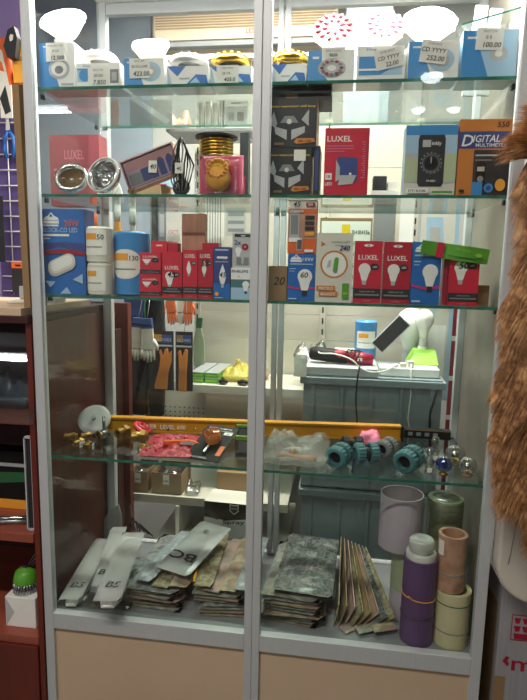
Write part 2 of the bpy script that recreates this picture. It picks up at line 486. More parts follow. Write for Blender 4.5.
def logo_mountain(a, u, v, w, m='white'):
    A = a.w/a.h
    a.poly([(u-w/2, v), (u-w*.42, v+w*.16*A), (u-w*.2, v+w*.26*A), (u, v+w*.48*A), (u+w*.2, v+w*.26*A), (u+w*.42, v+w*.16*A), (u+w/2, v)], m)
    a.poly([(u-w*.12, v+w*.20*A), (u, v+w*.40*A), (u+w*.12, v+w*.20*A)], 'blue')
    a.rect(u-w/2, v-w*.2*A, u+w/2, v-w*.03*A, m)
def art_blue10(num=None, watt='10W'):
    def f(a):
        logo_mountain(a, .30, .88, .42)
        a.text(watt, .74, .85, .075, 'white', w=.40)
        a.rect(.08, .775, .92, .80, 'pale_blue')
        a.rect(.06, .68, .3, .70, 'pale_blue'); a.rect(.06, .63, .26, .645, 'pale_blue')
        a.poly([(0, .33), (.5, .28), (1, .31), (1, .27), (.5, .24), (0, .29)], 'magenta')
        a.bulb(.64, .53, .27, neck='dark')
        a.rect(.05, .04, .35, .07, 'pale_blue')
        if num: a.text(num, .60, .50, .12, 'ink', shear=.2, maxw=.5)
    return f
# E
# ================================================================ SHELF 1
LB = 'downlight cartons on the top shelf'
def art_spot(style):
    def f(a):
        if style == 'blue_left':
            a.rect(0, 0, .40, 1, 'blue_light'); a.poly([(.4, 0), (.55, 0), (.40, .4)], 'blue_light')
            a.ell(.55, .42, .30, .26, 'lgrey'); a.ell(.55, .42, .22, .19, 'white'); a.ell(.55, .40, .12, .10, 'grey')
            a.rect(.12, .90, .30, .93, 'white'); a.rect(.60, .05, .95, .10, 'lgrey')
        elif style == 'window':
            a.text('E Forsy', .25, .82, .10, 'navy', maxw=.4); a.rect(.03, .22, .36, .78, 'pale_blue'); a.ell(.2, .50, .13, .13, 'blue_light')
            a.rect(.03, .72, .36, .78, 'blue_light'); a.rect(.78, .15, .97, .72, 'grey'); a.rect(.82, .25, .93, .6, 'lgrey')
        elif style == 'geo':
            a.poly([(0, 1), (.45, 1), (.25, .45)], 'blue'); a.poly([(0, 0), (.12, 0), (.02, .9), (0, .9)], 'pale_blue')
            a.poly([(.45, 0), (1, 0), (.95, .5), (.7, .55)], 'blue'); a.poly([(.55, .1), (.8, .1), (.7, .4)], 'pale_blue'); a.rect(.3, .3, .55, .38, 'lgrey')
        elif style == 'sky':
            a.rect(0, 0, .32, 1, 'blue_light'); a.poly([(.32, 0), (.5, 0), (.32, .6)], 'blue_light')
            a.ell(.66, .5, .26, .22, 'pale_blue'); a.ell(.66, .5, .17, .14, 'lgrey'); a.ell(.66, .5, .07, .06, 'white')
            a.rect(.08, .82, .24, .87, 'white')
        elif style == 'lampshade':
            a.rect(0, 0, .30, 1, 'blue_light'); a.poly([(.3, 0), (.45, 0), (.3, .3)], 'blue_light'); a.rect(.1, .72, .24, .80, 'white')
            a.ell(.52, .42, .30, .20, 'lgrey'); a.ell(.52, .42, .10, .06, 'white')
            for i in range(12):
                an = 2*PI*i/12; a.ell(.52+.21*math.cos(an), .42+.14*math.sin(an)*a.w/a.h, .045, .03, 'grey' if i % 2 else 'deepred', 8)
        elif style == 'plain':
            a.text('E Forsy', .30, .85, .09, 'navy', maxw=.4); a.rect(.04, .15, .96, .70, 'pale_blue'); a.poly([(.04, .15), (.5, .15), (.9, .5), (.96, .7), (.04, .7)], 'blue_light')
            a.rect(.04, .28, .5, .34, 'white')
    return f
c1 = carton('downlight_carton', 'tall blue and white lamp carton, leftmost on the top shelf', 'carton', 41, 76, 43, 1, .036, .07, 'white', art_spot('blue_left'), LB)
tagpart(c1, .48, .79, 20, 17, [('COB SPOT 5W', .5, .78, .10, 'grey', 0), ('20 GU', .5, .50, .12, 'grey', 0), ('12.500', .60, .08, .22, HW, .15)])
c = carton('downlight_carton', 'low white lamp carton with pale blue picture beside the tall leftmost carton', 'carton', 77.5, 121, 63, 1, .038, .07, 'white', art_spot('window'), LB)
tagpart(c, .52, .42, 21, 18, [('SPOT 7W', .5, .78, .10, 'grey', 0), ('20 GU', .5, .48, .14, HW, .2), ('7.850', .55, .08, .24, HW, .15)])
c = carton('downlight_carton', 'blue cornered white carton carrying the big white diamond shaped lit lamp', 'carton', 125, 165, 58, 1, .036, .07, 'white', art_spot('sky'), LB)
tagpart(c, .40, .62, 20, 18, [('SPOT 9W', .5, .80, .10, 'grey', 0), ('20 GU x100', .5, .52, .13, HW, 0), ('423.00', .60, .10, .24, HW, 0)])
c = carton('downlight_carton', 'low blue and white carton without a price tag under a clear glass ring lamp', 'carton', 168, 209, 66, 1, .038, .07, 'white', art_spot('geo'), LB)
c = carton('downlight_carton', 'low blue and white tagged carton just left of the middle door frame', 'carton', 211, 252, 66, 1, .038, .07, 'white', art_spot('geo'), LB)
tagpart(c, .42, .52, 21, 16, [('GX53 RING', .5, .80, .10, 'grey', 0), ('20 YA', .45, .48, .14, HW, .1), ('425.0', .60, .10, .22, HW, .1)])
c = carton('downlight_carton', 'low blue and white carton under the gold ring lamp right of the middle frame', 'carton', 271, 306, 64, 1, .038, .07, 'white', art_spot('geo'), LB)
c = carton('downlight_carton', 'blue and white carton with a picture of a spotted lampshade', 'carton', 308, 354, 50, 1, .036, .07, 'white', art_spot('lampshade'), LB)
tagpart(c, .55, .90, 20, 9, [('SPOT GX53', .5, .55, .22, 'grey', 0), ('8200', .5, .12, .3, HW, 0)])
c = carton('downlight_carton', 'white carton with blue landscape print and slanted tag, third from right', 'carton', 357, 404, 46, 1, .036, .07, 'white', art_spot('plain'), LB)
tagpart(c, .66, .62, 24, 17, [('COB SPOT', .5, .80, .12, 'grey', 0), ('CD YYYY', .5, .45, .2, HW, .1), ('22.00', .6, .10, .22, HW, .1)], rot=-.2)
c = carton('downlight_carton', 'blue ended carton with slanted tag, second from right on the top shelf', 'carton', 408, 458, 41, 1, .036, .07, 'white', art_spot('sky'), LB)
tagpart(c, .50, .70, 23, 19, [('COB SPOT', .5, .80, .10, 'grey', 0), ('CD YYYY', .48, .48, .2, HW, .1), ('252.00', .6, .12, .22, HW, .1)], rot=.14)
c = carton('downlight_carton', 'big teal blue carton at the right end of the top shelf', 'carton', 462, 517, 30, 1, .036, .08, 'pale_blue', art_spot('sky'), LB)
tagpart(c, .48, .80, 23, 18, [('SPOT 12W', .5, .80, .10, 'grey', 0), ('0 5', .45, .50, .16, HW, .1), ('100.00', .6, .12, .24, HW, .1)], rot=.05)

# lamps standing on the cartons
Z1 = top(1)
def box_top(px, pyt, Y=.05): return PX(px, pyt, Y), PZ(px, pyt, Y)
def flower_lamp(px, pyt, pyc, r, label, m='led_soft', spots=None, tilt=.9, yy=.075, group='lit crystal downlights'):
    x, z0 = box_top(px, pyt, yy)
    zc = PZ(px, pyc, yy)
    t = thing('crystal_downlight', label, 'lamp', (x, yy, z0+.0006), None, group)
    hub = (0, 0, zc-z0)
    T0 = Matrix.Translation(hub) @ Matrix.Rotation(tilt, 4, 'X')
    b = B(); b.T = T0; b.lathe([(r*.32, -.034), (r*.55, -.024), (r*.92, -.004)], m, 30); b.build('body', t)
    b = B(); b.tube([(0, 0, 0), (0, .004, (zc-z0)*.5), (0, .012, zc-z0-.004)], .006, 'chrome', 8); b.cyl(r*.4, 0, .003, 'white', 18); b.build('stand', t)
    b = B(); n = 12
    for i in range(n):
        a = 2*PI*i/n
        b.T = T0 @ Matrix.Rotation(a, 4, 'Z')
        b.add([(r*.18, -r*.06, .004), (r*.18, r*.06, .004), (r*.82, r*.25, .012), (r, 0, .006), (r*.82, -r*.25, .012), (r*.18, -r*.06, -.004), (r*.18, r*.06, -.004), (r*.82, r*.25, -.003), (r, 0, -.003), (r*.82, -r*.25, -.003)],
              [(0, 4, 3, 2, 1), (5, 6, 7, 8, 9), (0, 1, 6, 5), (1, 2, 7, 6), (2, 3, 8, 7), (3, 4, 9, 8), (4, 0, 5, 9)], m)
    b.T = T0; b.lathe([(r*.9, -.004), (r*.95, .001), (r*.9, .002)], m, 36)
    b.build('petal_shade', t)
    if spots:
        b = B()
        for ring_, cnt, rr in ((.42, 8, .13), (.74, 13, .135)):
            for i in range(cnt):
                a = 2*PI*(i+.3)/cnt
                b.T = T0 @ Matrix.Rotation(a, 4, 'Z') @ Matrix.Translation((r*ring_, 0, .014)) @ Matrix.Diagonal((1.25, .8, .5, 1))
                b.sphere(r*rr, spots, n=10, k=6)
        b.build('coloured_bead', t)
    b = B(); b.T = T0; b.sphere(r*.16, m, (0, 0, .006), 12, 8, sz=.6); b.build('crystal_centre', t)
    return t
def glow(t, e, z, y=-.02):
    ld = bpy.data.lights.new('lamp_glow', 'POINT'); ld.energy = e; ld.shadow_soft_size = .03; ld.color = (1, .97, .93)
    lo = bpy.data.objects.new('lamp_glow', ld); col.objects.link(lo); lo.parent = t; lo.location = (0, y, z)
t = flower_lamp(64, 43, 22, .050, 'large glowing white lamp on the tall leftmost carton', 'led_white', tilt=.7, yy=.075); glow(t, 3.0, .05)
t = flower_lamp(151, 58, 47, .040, 'glowing white diamond shaped lamp on the blue cornered carton', 'led_white', tilt=.45, yy=.07)
t = flower_lamp(333, 50, 33, .043, 'lit lamp with dark pink beads on the spotted lampshade carton', 'led_soft', 'deepred', tilt=1.05, yy=.07)
t = flower_lamp(384, 46, 30, .040, 'lit lamp with faint pink beads above the slanted price tag', 'led_soft', 'pink', tilt=1.05, yy=.07)
t = flower_lamp(428, 41, 24, .055, 'overexposed white glowing lamp near the right end of the top shelf', 'led_white', tilt=.8, yy=.075); glow(t, 3.0, .05)
# low ring lamps
def ring_lamp(px, pyt, r, label, m, core, tilt=.0):
    x, z0 = box_top(px, pyt, .07)
    t = thing('ring_downlight', label, 'lamp', (x, .074, z0+.0006), (tilt, 0, 0), 'ring lamps lying on cartons')
    b = B(); b.lathe([(r*.62, 0), (r, .001), (r*1.02, .007), (r*.9, .014), (r*.66, .011), (r*.62, 0)], m, 40); b.build('trim_ring', t)
    b = B(); b.lathe([(r*.60, .002), (r*.60, .009), (r*.3, .005), (.0001, .005)], core, 28); b.build('inner_reflector', t)
    b = B()
    for i in range(14):
        a = 2*PI*i/14; b.sphere(r*.085, 'crystal' if m != 'gold' else 'gold', (r*.8*math.cos(a), r*.8*math.sin(a), .0155), 8, 6)
    b.build('crystal_bead', t)
    return t
ring_lamp(100, 63, .038, 'white glowing ring lamp on the low carton with pale blue picture', 'led_soft', 'lgrey')
ring_lamp(189, 66, .040, 'clear glass ring lamp on the untagged low carton', 'white', 'lgrey')
ring_lamp(231, 66, .042, 'black and gold ring lamp next to the middle door frame', 'gold', 'dark')
ring_lamp(290, 64, .038, 'gold ring lamp right of the middle door frame', 'gold', 'gold', -.0)
# wire loop beside the diamond lamp
x, z = box_top(170, 66, .06)
b = B(); b.tube([(0, 0, .001), (.006, 0, .012), (-.004, 0, .030), (-.018, 0, .046), (-.014, 0, .030), (.004, 0, .018), (-.004, 0, .004)], .0012, 'steel')
tag(b.build('wire_spring', None, (x, .118, Z1+.04)), 'thin bent wire spring sticking up beside the diamond shaped lamp', 'wire')
# glass plate and cards at the right end
x, z = P(488, 29, .07)
b = B(); b.box(-.055, .055, -.03, .03, 0, .003, 'shelf_glass'); b.box(-.055, .055, -.0306, -.0300, 0, .003, 'glass_edge')
tag(b.build('glass_plate', None, (x, .08, z+.0135), (0, R(-14), 0)), 'small glass plate tilted on top of the big teal blue carton', 'glass plate')
for i, (px, dx, lb) in enumerate(((474, 0, 'left'), (489, 0, 'right'))):
    x, z = P(px, 30, .14); zt = PZ(px, 3+i*3, .14)
    b = B(); b.box(-.012, .012, 0, .012, 0, zt-Z1-.001, 'white'); b.box(-.009, .009, -.0005, 0, .065, zt-Z1-.006, 'lgrey')
    tag(b.build('lamp_blister', None, (x, .15, Z1+.0006), (0, R(5), 0)), f'narrow white upright pack behind the teal blue carton, {lb} one of two', 'pack', 'white upright packs at the right end')

# ================================================================ SHELF 2
Z2 = top(2)
def chrome_ring(px, py, r, label, inner, Y, lean=1.15, rz=0, white=False):
    x = PX(px, py, Y); zc = PZ(px, py, Y)
    t = thing('recessed_downlight', label, 'lamp', (x, Y, zc), (lean, 0, rz), 'chrome recessed spotlights')
    m = 'chrome'
    b = B(); b.lathe([(r*.70, .004), (r*.76, .012), (r*.92, .014), (r, .006), (r*.97, 0), (r*.70, 0), (r*.70, .004)], m, 48); b.build('chrome_rim', t)
    if white:
        b = B(); b.lathe([(r*.93, .0142), (r*1.0, .0145), (r*1.02, .010)], 'white', 48); b.build('white_edge', t)
    b = B(); b.lathe([(r*.69, .004), (r*.55, -.012), (r*.35, -.016), (.0001, -.018)], inner, 32); b.build('reflector', t)
    b = B(); b.lathe([(r*.66, -.001), (r*.6, -.016), (r*.4, -.026), (.0001, -.026)], 'steel', 24); b.build('housing', t)
    b = B(); b.sphere(r*.22, 'crystal', (0, -r*.05, .0), 12, 8)
    for s_ in (-1, 1): b.tube([(s_*r*.69, 0, .0), (s_*r*.5, r*.1, .003), (s_*r*.3, 0, -.004)], .0012, 'chrome')
    b.build('lamp_holder', t)
    return t
chrome_ring(72, 180, .037, 'chrome ring spotlight with a brown centre, left one of the two rings', 'kraft', .075, 1.05, R(12))
chrome_ring(106, 177, .040, 'chrome ring spotlight with a bright white rim, right one of the two rings', 'chrome', .075, 1.25, R(-14), True)
mat('faded_red', '#9c4a52', .5)
# things at the back of shelf 2, left
x0, z = P(52, 167, .30); x1 = PX(101, 167, .30)
b = B(); w = x1-x0; h = PZ(76, 136, .30)-Z2; b.box(-w/2, w/2, 0, .05, 0, h, 'faded_red'); a = Art(b, w, h)
a.text('LUXEL', .5, .66, .13, 'pink', w=.4); a.rect(.08, .5, .92, .53, 'pink'); a.rect(.08, .42, .8, .45, 'pink')
tag(b.build('lamp_carton', None, ((x0+x1)/2, .29, Z2+.0006)), 'large dull red carton behind the chrome ring spotlights', 'carton')
x, z = P(112, 150, .22)
b = B()
for i in range(7): b.T = Matrix.Rotation(R(-14*i), 4, 'Y'); b.box(-.034+.0*i, -.002, .002*i, .002*i+.0015, -.001, .018, 'lgrey')
t = thing('vent_cover', 'grey white half round fan shaped cover behind the bright rimmed ring', 'vent cover', (x, .20, Z2+.0006))
b = B(); pts = [(.034*math.cos(PI*i/18), .062*math.sin(PI*i/18)) for i in range(19)]; b.prism(pts, 0, .006, 'offwhite'); b.build('half_disc', t)
b = B()
for i in range(1, 9):
    a_ = PI*i/9; b.tube([(.006*math.cos(a_), -.001, .008*math.sin(a_)), (.031*math.cos(a_), -.001, .057*math.sin(a_))], .0008, 'grey', 5)
b.build('rib', t)
for i, (z0_, lb) in enumerate(((0, 'lower'), (.034, 'upper'))):
    xx0 = PX(131, 140, .22); xx1 = PX(166, 140, .22); w = xx1-xx0
    b = B(); b.box(-w/2, w/2, 0, .08, 0, .033, 'pale_blue'); a = Art(b, w, .033); a.rect(0, .72, 1, 1, 'deepred'); a.rect(0, 0, 1, .08, 'deepred'); a.text('OSRA', .45, .16, .42, 'navy', w=.7)
    tag(b.build('bulb_carton', None, ((xx0+xx1)/2+.003*i, .22, Z2+.045+z0_)), f'small red and pale blue carton behind the tilted window pack, {lb} of two', 'carton', 'small cartons behind the tilted pack')
xx = PX(149, 160, .25)
tag(B().box(-.040, .040, 0, .09, 0, .0440, 'carton').build('cardboard_tray', None, (xx, .215, Z2+.0006)), 'brown cardboard tray under the two small red and pale blue cartons', 'tray')
mat('faded_pink', '#b79ab4', .5); mat('faded_rose', '#c98f8e', .5)
# tilted window pack
x, z = P(150, 167, .10)
t = thing('window_pack', 'tilted clear fronted pack of blue pieces with a handwritten 40', 'pack', (x, .10, z), (0, R(-20), 0))
w, h = .122, .062
b = B(); b.box(-w/2, w/2, .004, .028, -h/2, h/2, 'navy')
a = Art(b, w, h, z0=-h/2, y=.004)
a.rect(.02, .04, .98, .96, 'faded_pink'); a.rect(.03, .62, .97, .93, 'faded_rose'); a.rect(.05, .1, .42, .5, 'alu_dark'); a.rect(.30, .12, .50, .56, 'navy')
for i in range(3): a.poly([(.48+.17*i, .1), (.61+.17*i, .1), (.61+.17*i, .6), (.57+.17*i, .72), (.52+.17*i, .72), (.48+.17*i, .6)], 'navy')
b.build('card_body', t)
b = B()
for r_ in ((-w/2-.003, w/2+.003, h/2, h/2+.003), (-w/2-.003, w/2+.003, -h/2-.003, -h/2), (-w/2-.003, -w/2, -h/2, h/2), (w/2, w/2+.003, -h/2, h/2)):
    b.box(r_[0], r_[1], 0, .029, r_[2], r_[3], 'copper')
b.build('frame_edge', t)
b = B(); b.box(-w/2, w/2, .0, .0006, -h/2, h/2, 'film_clear'); b.build('clear_window', t)
b = B(); b.T = Matrix.Rotation(R(22), 4, 'Y'); b.box(-.003, .016, -.0016, -.0006, -.012, .014, 'paper'); b.text('40', .0065, -.004, .010, 'ink', y=-.002, align='c', shear=.2); b.build('price_tag', t)
# small brass plug and cord on shelf
x, z = P(133, 192, .06)
b = B(); b.T = Matrix.Rotation(PI/2, 4, 'X'); b.cyl(.006, -.01, .012, 'brass', 14, bev=.001); b.cyl(.0075, -.012, -.006, 'brass', 6)
tag(b.build('brass_plug', None, (x, .055, Z2+.0080)), 'small brass plug lying on the shelf under the tilted pack', 'plug')
# cable bundle
def cable_bundle():
    x, z = P(181, 165, .09)
    t = thing('cable_bundle', 'bundle of thin black cables with a white paper tag beside the gold cable drum', 'cable', (x, .09, Z2+.0006))
    b = B()
    for i in range(11):
        a_ = i*.57; ox = (i-5)*.0034
        b.tube([(ox*.5, .0, .006+.002*(i % 3)), (ox*1.3, .012*math.sin(a_), .035), (ox*1.5, .014*math.cos(a_), .07), (ox+.004*math.sin(a_*2), .010*math.sin(a_*1.7), .10), (ox*.4, 0, .128-.002*abs(i-5))], .0019, 'black' if i % 3 else 'grey', 6)
    b.build('cable', t)
    b = B(); b.T = Matrix.Translation((0, 0, .022)) @ Matrix.Rotation(R(70), 4, 'X'); b.torus(.017, .0022, 'dark', 28, 8); b.torus(.0145, .0022, 'dark', 28, 8, z=.004); b.torus(.018, .0018, 'chrome', 28, 8, z=-.004); b.build('coil', t)
    b = B(); b.box(-.007, .011, -.0225, -.0220, .048, .070, 'paper'); b.text('40', .002, .054, .008, 'ink', y=-.0228, align='c'); b.build('price_tag', t)
cable_bundle()
# gold cable drum
x0 = PX(195, 150, .13); x1 = PX(230, 150, .13); rr = (x1-x0)/2; zt = PZ(212, 133, .13)
t = thing('cable_drum', 'drum of shiny gold cable with a dark top flange', 'cable drum', ((x0+x1)/2, .17, Z2+.0006))
H = zt-Z2
b = B(); b.cyl(rr*1.18, 0, .004, 'dark', 32); b.build('lower_flange', t)
b = B(); b.cyl(rr*1.22, H-.004, H, 'dark', 32); b.cyl(rr*.3, H, H+.001, 'grey', 20); b.build('top_flange', t)
b = B(); b.cyl(rr*.8, .004, H-.004, 'kraft', 24); b.build('core', t)
b = B(); nt_ = 18; pts = []
for i in range(nt_*20+1):
    a_ = 2*PI*i/20; pts.append(((rr-.003)*math.cos(a_), (rr-.003)*math.sin(a_), .008+(H-.016)*i/(nt_*20)))
b.tube(pts, .0031, 'gold', 6); b.build('wound_cable', t)
mat('bag_pink', '#d0406a', .4, coat=.3, c2='#b82c55', scale=30)
# pink bag with woven yellow fitting
x, z = P(221, 178, .09)
t = thing('bagged_socket', 'pink backed bag holding a round yellow woven fitting in front of the cable drum', 'bag', (x, .075, Z2+.0006), (0, 0, R(-3)))
hh = PZ(221, 154, .07)-Z2
b = B(); b.T = Matrix.Translation((0, .022, hh/2)) @ Matrix.Rotation(R(90), 4, 'X'); b.pillow(.098, hh, .010, 'bag_pink', 4, 10, 10, .3); b.build('red_backing', t)
b = B(); b.T = Matrix.Translation((0, -.026, hh/2-.001)) @ Matrix.Rotation(R(90), 4, 'X'); b.pillow(.094, hh*.94, .004, 'film_clear', 5, 12, 12, .5); b.build('clear_front', t)
b = B(); b.T = Matrix.Translation((-.002, -.004, hh*.42)) @ Matrix.Rotation(R(78), 4, 'X'); b.lathe([(.0001, .016), (.02, .014), (.027, .006), (.028, -.004), (.02, -.012)], 'amber', 28)
b.build('yellow_cup', t)
b = B(); b.T = Matrix.Translation((-.002, -.006, hh*.62)) @ Matrix.Rotation(R(75), 4, 'X')
for q in (.010, .016, .022): b.torus(q, .0028, 'yellow' if q < .02 else 'amber', 30, 8, z=.004)
for s_ in (-1, 1):
    T_ = b.T; b.T = T_ @ Matrix.Translation((s_*.018, .012, .006)); b.torus(.008, .0018, 'amber', 18, 6); b.T = T_
for i in range(14):
    a_ = 2*PI*i/14; b.sphere(.0042, 'amber', (.019*math.cos(a_), .019*math.sin(a_), .008), 8, 6)
b.build('woven_rope', t)
# dark strip beside the frame
x0, z = P(241, 190, .2)
b = B(); b.box(-.010, .010, 0, .03, 0, PZ(241, 133, .2)-Z2, 'dark'); b.box(.0, .004, -.001, 0, .01, .06, 'chrome'); b.box(-.008, -.004, -.001, 0, .03, .1, 'grey')
tag(b.build('holder_rail', None, (x0+.006, .2, Z2+.0006)), 'tall narrow dark pack squeezed beside the middle door frame', 'pack')

# black solar lamp cartons
def art_solar(flip=False):
    def f(a):
        a.rect(0, 0, 1, 1, 'dark')
        a.text('Solar interaction wall lamp', .52, .82, .055, 'yellow', w=.90)
        def pan(cx, cy, s):
            a.poly([(cx-.34*s, cy+.30*s), (cx-.44*s, cy+.05*s), (cx-.30*s, cy-.06*s), (cx-.26*s, cy+.05*s)], 'lgrey')
            a.poly([(cx-.32*s, cy-.02*s), (cx-.05*s, cy-.10*s), (cx-.05*s, cy-.32*s), (cx-.30*s, cy-.18*s)], 'lgrey')
            a.poly([(cx+.05*s, cy-.10*s), (cx+.34*s, cy-.02*s), (cx+.34*s, cy-.16*s), (cx+.05*s, cy-.32*s)], 'lgrey')
            a.poly([(cx+.26*s, cy+.12*s), (cx+.42*s, cy+.34*s), (cx+.42*s, cy-.02*s)], 'lgrey')
            a.poly([(cx-.2*s, cy+.05*s), (cx+.2*s, cy+.05*s), (cx+.1*s, cy+.2*s), (cx-.1*s, cy+.2*s)], 'grey')
            a.ell(cx, cy+.08*s, .055*s, .055*s, 'offwhite')
        pan(.44, .46, .95)
        a.poly([(.54, .11), (.60, .19), (.95, .19), (.99, .11), (.60, .07)], 'orange_brown')
        a.text('BK-100', .77, .105, .05, 'ink', w=.26)
        a.rect(.14, .05, .34, .10, 'kraft')
    return f
BK = 'black wall lamp cartons'
c = carton('wall_lamp_carton', 'black solar wall lamp carton standing on the shelf, lower of the stacked pair', 'carton', 268.5, 311, 148, 2, .04, .10, 'navy', art_solar(), BK, side='copper')
b = B(); b.box(-.012, .012, -.0035, -.003, -.011, .011, 'paper'); p = b.build('price_tag', c, (c['_w']*.24, 0, c['_h']*.84))
zb = top(2)+c['_h']+.0008
c2 = carton('wall_lamp_carton', 'black solar wall lamp carton on top of another like it', 'carton', 268.5, 317, 99, 2, .04, .10, 'navy', art_solar(), BK, zbase=zb, side='copper')
c3 = carton('wall_lamp_carton', 'flat plain black carton lying on top of the stacked wall lamp cartons', 'carton', 271, 331, 87, 2, .055, .09, 'dark', lambda a: a.rect(.25, .2, .45, .5, 'kraft'), BK, zbase=zb+c2['_h']+.0008)
x0 = PX(318, 150, .05)
for i, (dx, w, m_, hh_, lb) in enumerate(((.0, .0085, 'dark', .175, 'second'), (.0092, .0085, 'lgrey', .150, 'first'))):
    if i == 0:
        b = B(); b.box(0, .012, 0, .08, 0, .098, 'dark'); b.box(.003, .009, -.0004, 0, .01, .09, 'navy')
        tag(b.build('narrow_carton', None, (PX(313, 170, .04)+.001, .045, Z2+.0006)), 'narrow dark blue carton between the lower black carton and the red carton', 'carton')
# LUXEL floodlight carton
def art_flood(a):
    a.rect(.0, .0, 1, 1, 'red')
    a.text('LUXEL', .33, .80, .085, 'white', w=.56)
    for v in (.73, .69, .65): a.rect(.03, v, .66 if v > .66 else .45, v+.014, 'pink')
    a.poly([(.30, .58), (.75, .56), (.76, .22), (.42, .20), (.30, .22)], 'navy')
    a.poly([(.27, .53), (.36, .42), (.36, .24), (.27, .20)], 'lgrey')
    a.poly([(.36, .30), (.74, .30), (.66, .17), (.33, .15)], 'lgrey')
    a.ell(.60, .32, .03, .03, 'white')
    a.rect(.03, .23, .18, .33, 'white'); a.text('18', .105, .255, .05, 'deepred', maxw=.1); a.text('LED', .11, .145, .05, 'white', w=.16)
    for i in range(16): a.rect(.84+.02*(i % 3), .78-.035*i, .93, .795-.035*i, 'pink')
c = carton('floodlight_carton', 'bright red floodlight carton with a wall lamp picture', 'carton', 325, 369, 128, 2, .04, .06, 'red', art_flood, side='deepred')
# grey electrical cabinet piece behind red carton on shelf 2
x0, x1 = PX(372, 170, .2), PX(400, 170, .2)
b = B(); w = x1-x0; b.box(0, w, 0, .08, 0, .03, 'paper'); b.box(.004, w*.55, .0, .05, .0302, .062, 'dark'); b.box(w*.6, w, .01, .05, .0302, .05, 'offwhite')
t = tag(b.build('small_parts_box', None, (x0, .2, Z2+.0006)), 'low white box of dark and cream parts between the red and the multimeter cartons', 'box')
# multimeter carton
def art_meter(a):
    a.rect(0, .0, 1, 1, 'offwhite'); a.rect(0, .86, 1, 1, 'blue_light'); a.rect(0, .60, 1, .86, 'pale_blue'); a.rect(0, .18, 1, .60, 'lgrey'); a.poly([(0, .2), (1, .2), (1, .6), (.7, .58), (.3, .5), (0, .55)], 'meter_green')
    a.poly([(.27, .86), (.75, .86), (.77, .80), (.77, .18), (.73, .13), (.30, .13), (.26, .18), (.25, .80)], 'dark')
    a.rect(.33, .69, .49, .79, 'lgrey'); a.text('inkly', .60, .70, .07, 'white', maxw=.2)
    a.ring(.51, .46, .17, .155, 'grey'); a.ell(.51, .46, .12, .12, 'black'); a.rect(.50, .46, .52, .55, 'lgrey')
    for i in range(16):
        an = 2*PI*i/16; a.rect(.51+.20*math.cos(an)-.008, .46+.20*math.sin(an)*a.w/a.h-.006, .51+.20*math.cos(an)+.008, .46+.20*math.sin(an)*a.w/a.h+.006, 'white')
    a.text('33-0021', .52, .19, .03, 'white', maxw=.3)
    a.rect(.05, .03, .48, .10, 'white'); a.text('DT-830B', .26, .045, .035, 'ink', w=.34); a.rect(.55, .03, .95, .06, 'green')
carton('multimeter_carton', 'pale carton with blue top and a black multimeter picture', 'carton', 405.5, 457, 125, 2, .04, .05, 'pale_blue', art_meter)
def art_dmm(a):
    a.rect(0, 0, 1, 1, 'orange_brown'); a.rect(0, .62, 1, .84, 'navy')
    a.text('D', .15, .65, .15, 'white', shear=.2, maxw=.3); a.text('IGITAL', .52, .70, .095, 'white', w=.52, shear=.2); a.text('MULTIMETER', .62, .64, .045, 'white', w=.6)
    a.text('550', .82, .89, .075, 'ink', shear=.1, maxw=.3)
    a.rect(.30, .0, 1, .60, 'dark'); a.rect(.33, .52, .75, .54, 'lgrey'); a.rect(.33, .46, .65, .475, 'grey')
    a.poly([(.36, .12), (.36, .42), (.44, .45), (.54, .42), (.54, .12)], 'black'); a.rect(.38, .32, .52, .38, 'perfo'); a.ell(.45, .22, .06, .06, 'grey')
    a.rect(.30, .0, .50, .18, 'blue_light'); a.ell(.62, .10, .09, .09, 'blue_light'); a.ell(.62, .10, .05, .05, 'navy')
    a.ell(.84, .14, .10, .12, 'amber'); a.rect(.05, .04, .15, .08, 'ink')
carton('multimeter_carton', 'brown orange digital multimeter carton at the right end of the second shelf', 'carton', 459, 511, 119, 2, .04, .05, 'orange_brown', art_dmm)

# ================================================================ SHELF 3
Z3 = top(3)
def art_20w(a):
    a.rect(0, 0, 1, 1, 'blue')
    a.poly([(0, .50), (.4, .56), (1, .50), (1, 1), (0, 1)], 'navy'); a.poly([(0, .60), (.5, .62), (1, .60), (1, 1), (0, 1)], 'blue')
    logo_mountain(a, .25, .87, .36); a.rect(.06, .80, .42, .82, 'white')
    a.text('20W', .72, .80, .07, 'orange', w=.34)
    a.text('BLOCK-CO LED', .45, .73, .055, 'pale_blue', w=.80); a.rect(.06, .685, .66, .71, 'white'); a.rect(.06, .65, .22, .665, 'pale_blue')
    a.poly([(0, .50), (.35, .535), (.7, .53), (1, .51), (1, .465), (.65, .48), (.3, .48), (0, .46)], 'deepred')
    A = a.w/a.h
    def stad(cx, cy, L, r, m, th=.42):
        pts = []
        for s_, a0 in ((1, -PI/2), (-1, PI/2)):
            for i in range(9):
                an = a0+PI*i/8; x = s_*L/2+r*math.cos(an); z = r*math.sin(an)
                pts.append((cx+x*math.cos(th)-z*math.sin(th), cy+(x*math.sin(th)+z*math.cos(th))*A))
        a.poly(pts, m)
    stad(.47, .335, .36, .155, 'lgrey'); stad(.47, .365, .36, .15, 'offwhite'); stad(.47, .37, .32, .11, 'white')
    a.poly([(.08, .16), (.32, .15), (.2, .08)], 'pale_blue'); a.poly([(.72, .18), (.95, .25), (.95, .13)], 'pale_blue'); a.poly([(.42, .01), (.68, .01), (.58, .09)], 'pale_blue')
carton('lamp_carton', 'tall blue 20W lamp carton at the left end of the third shelf', 'carton', 42, 85.5, 209, 3, .04, .05, 'blue', art_20w, side='navy')
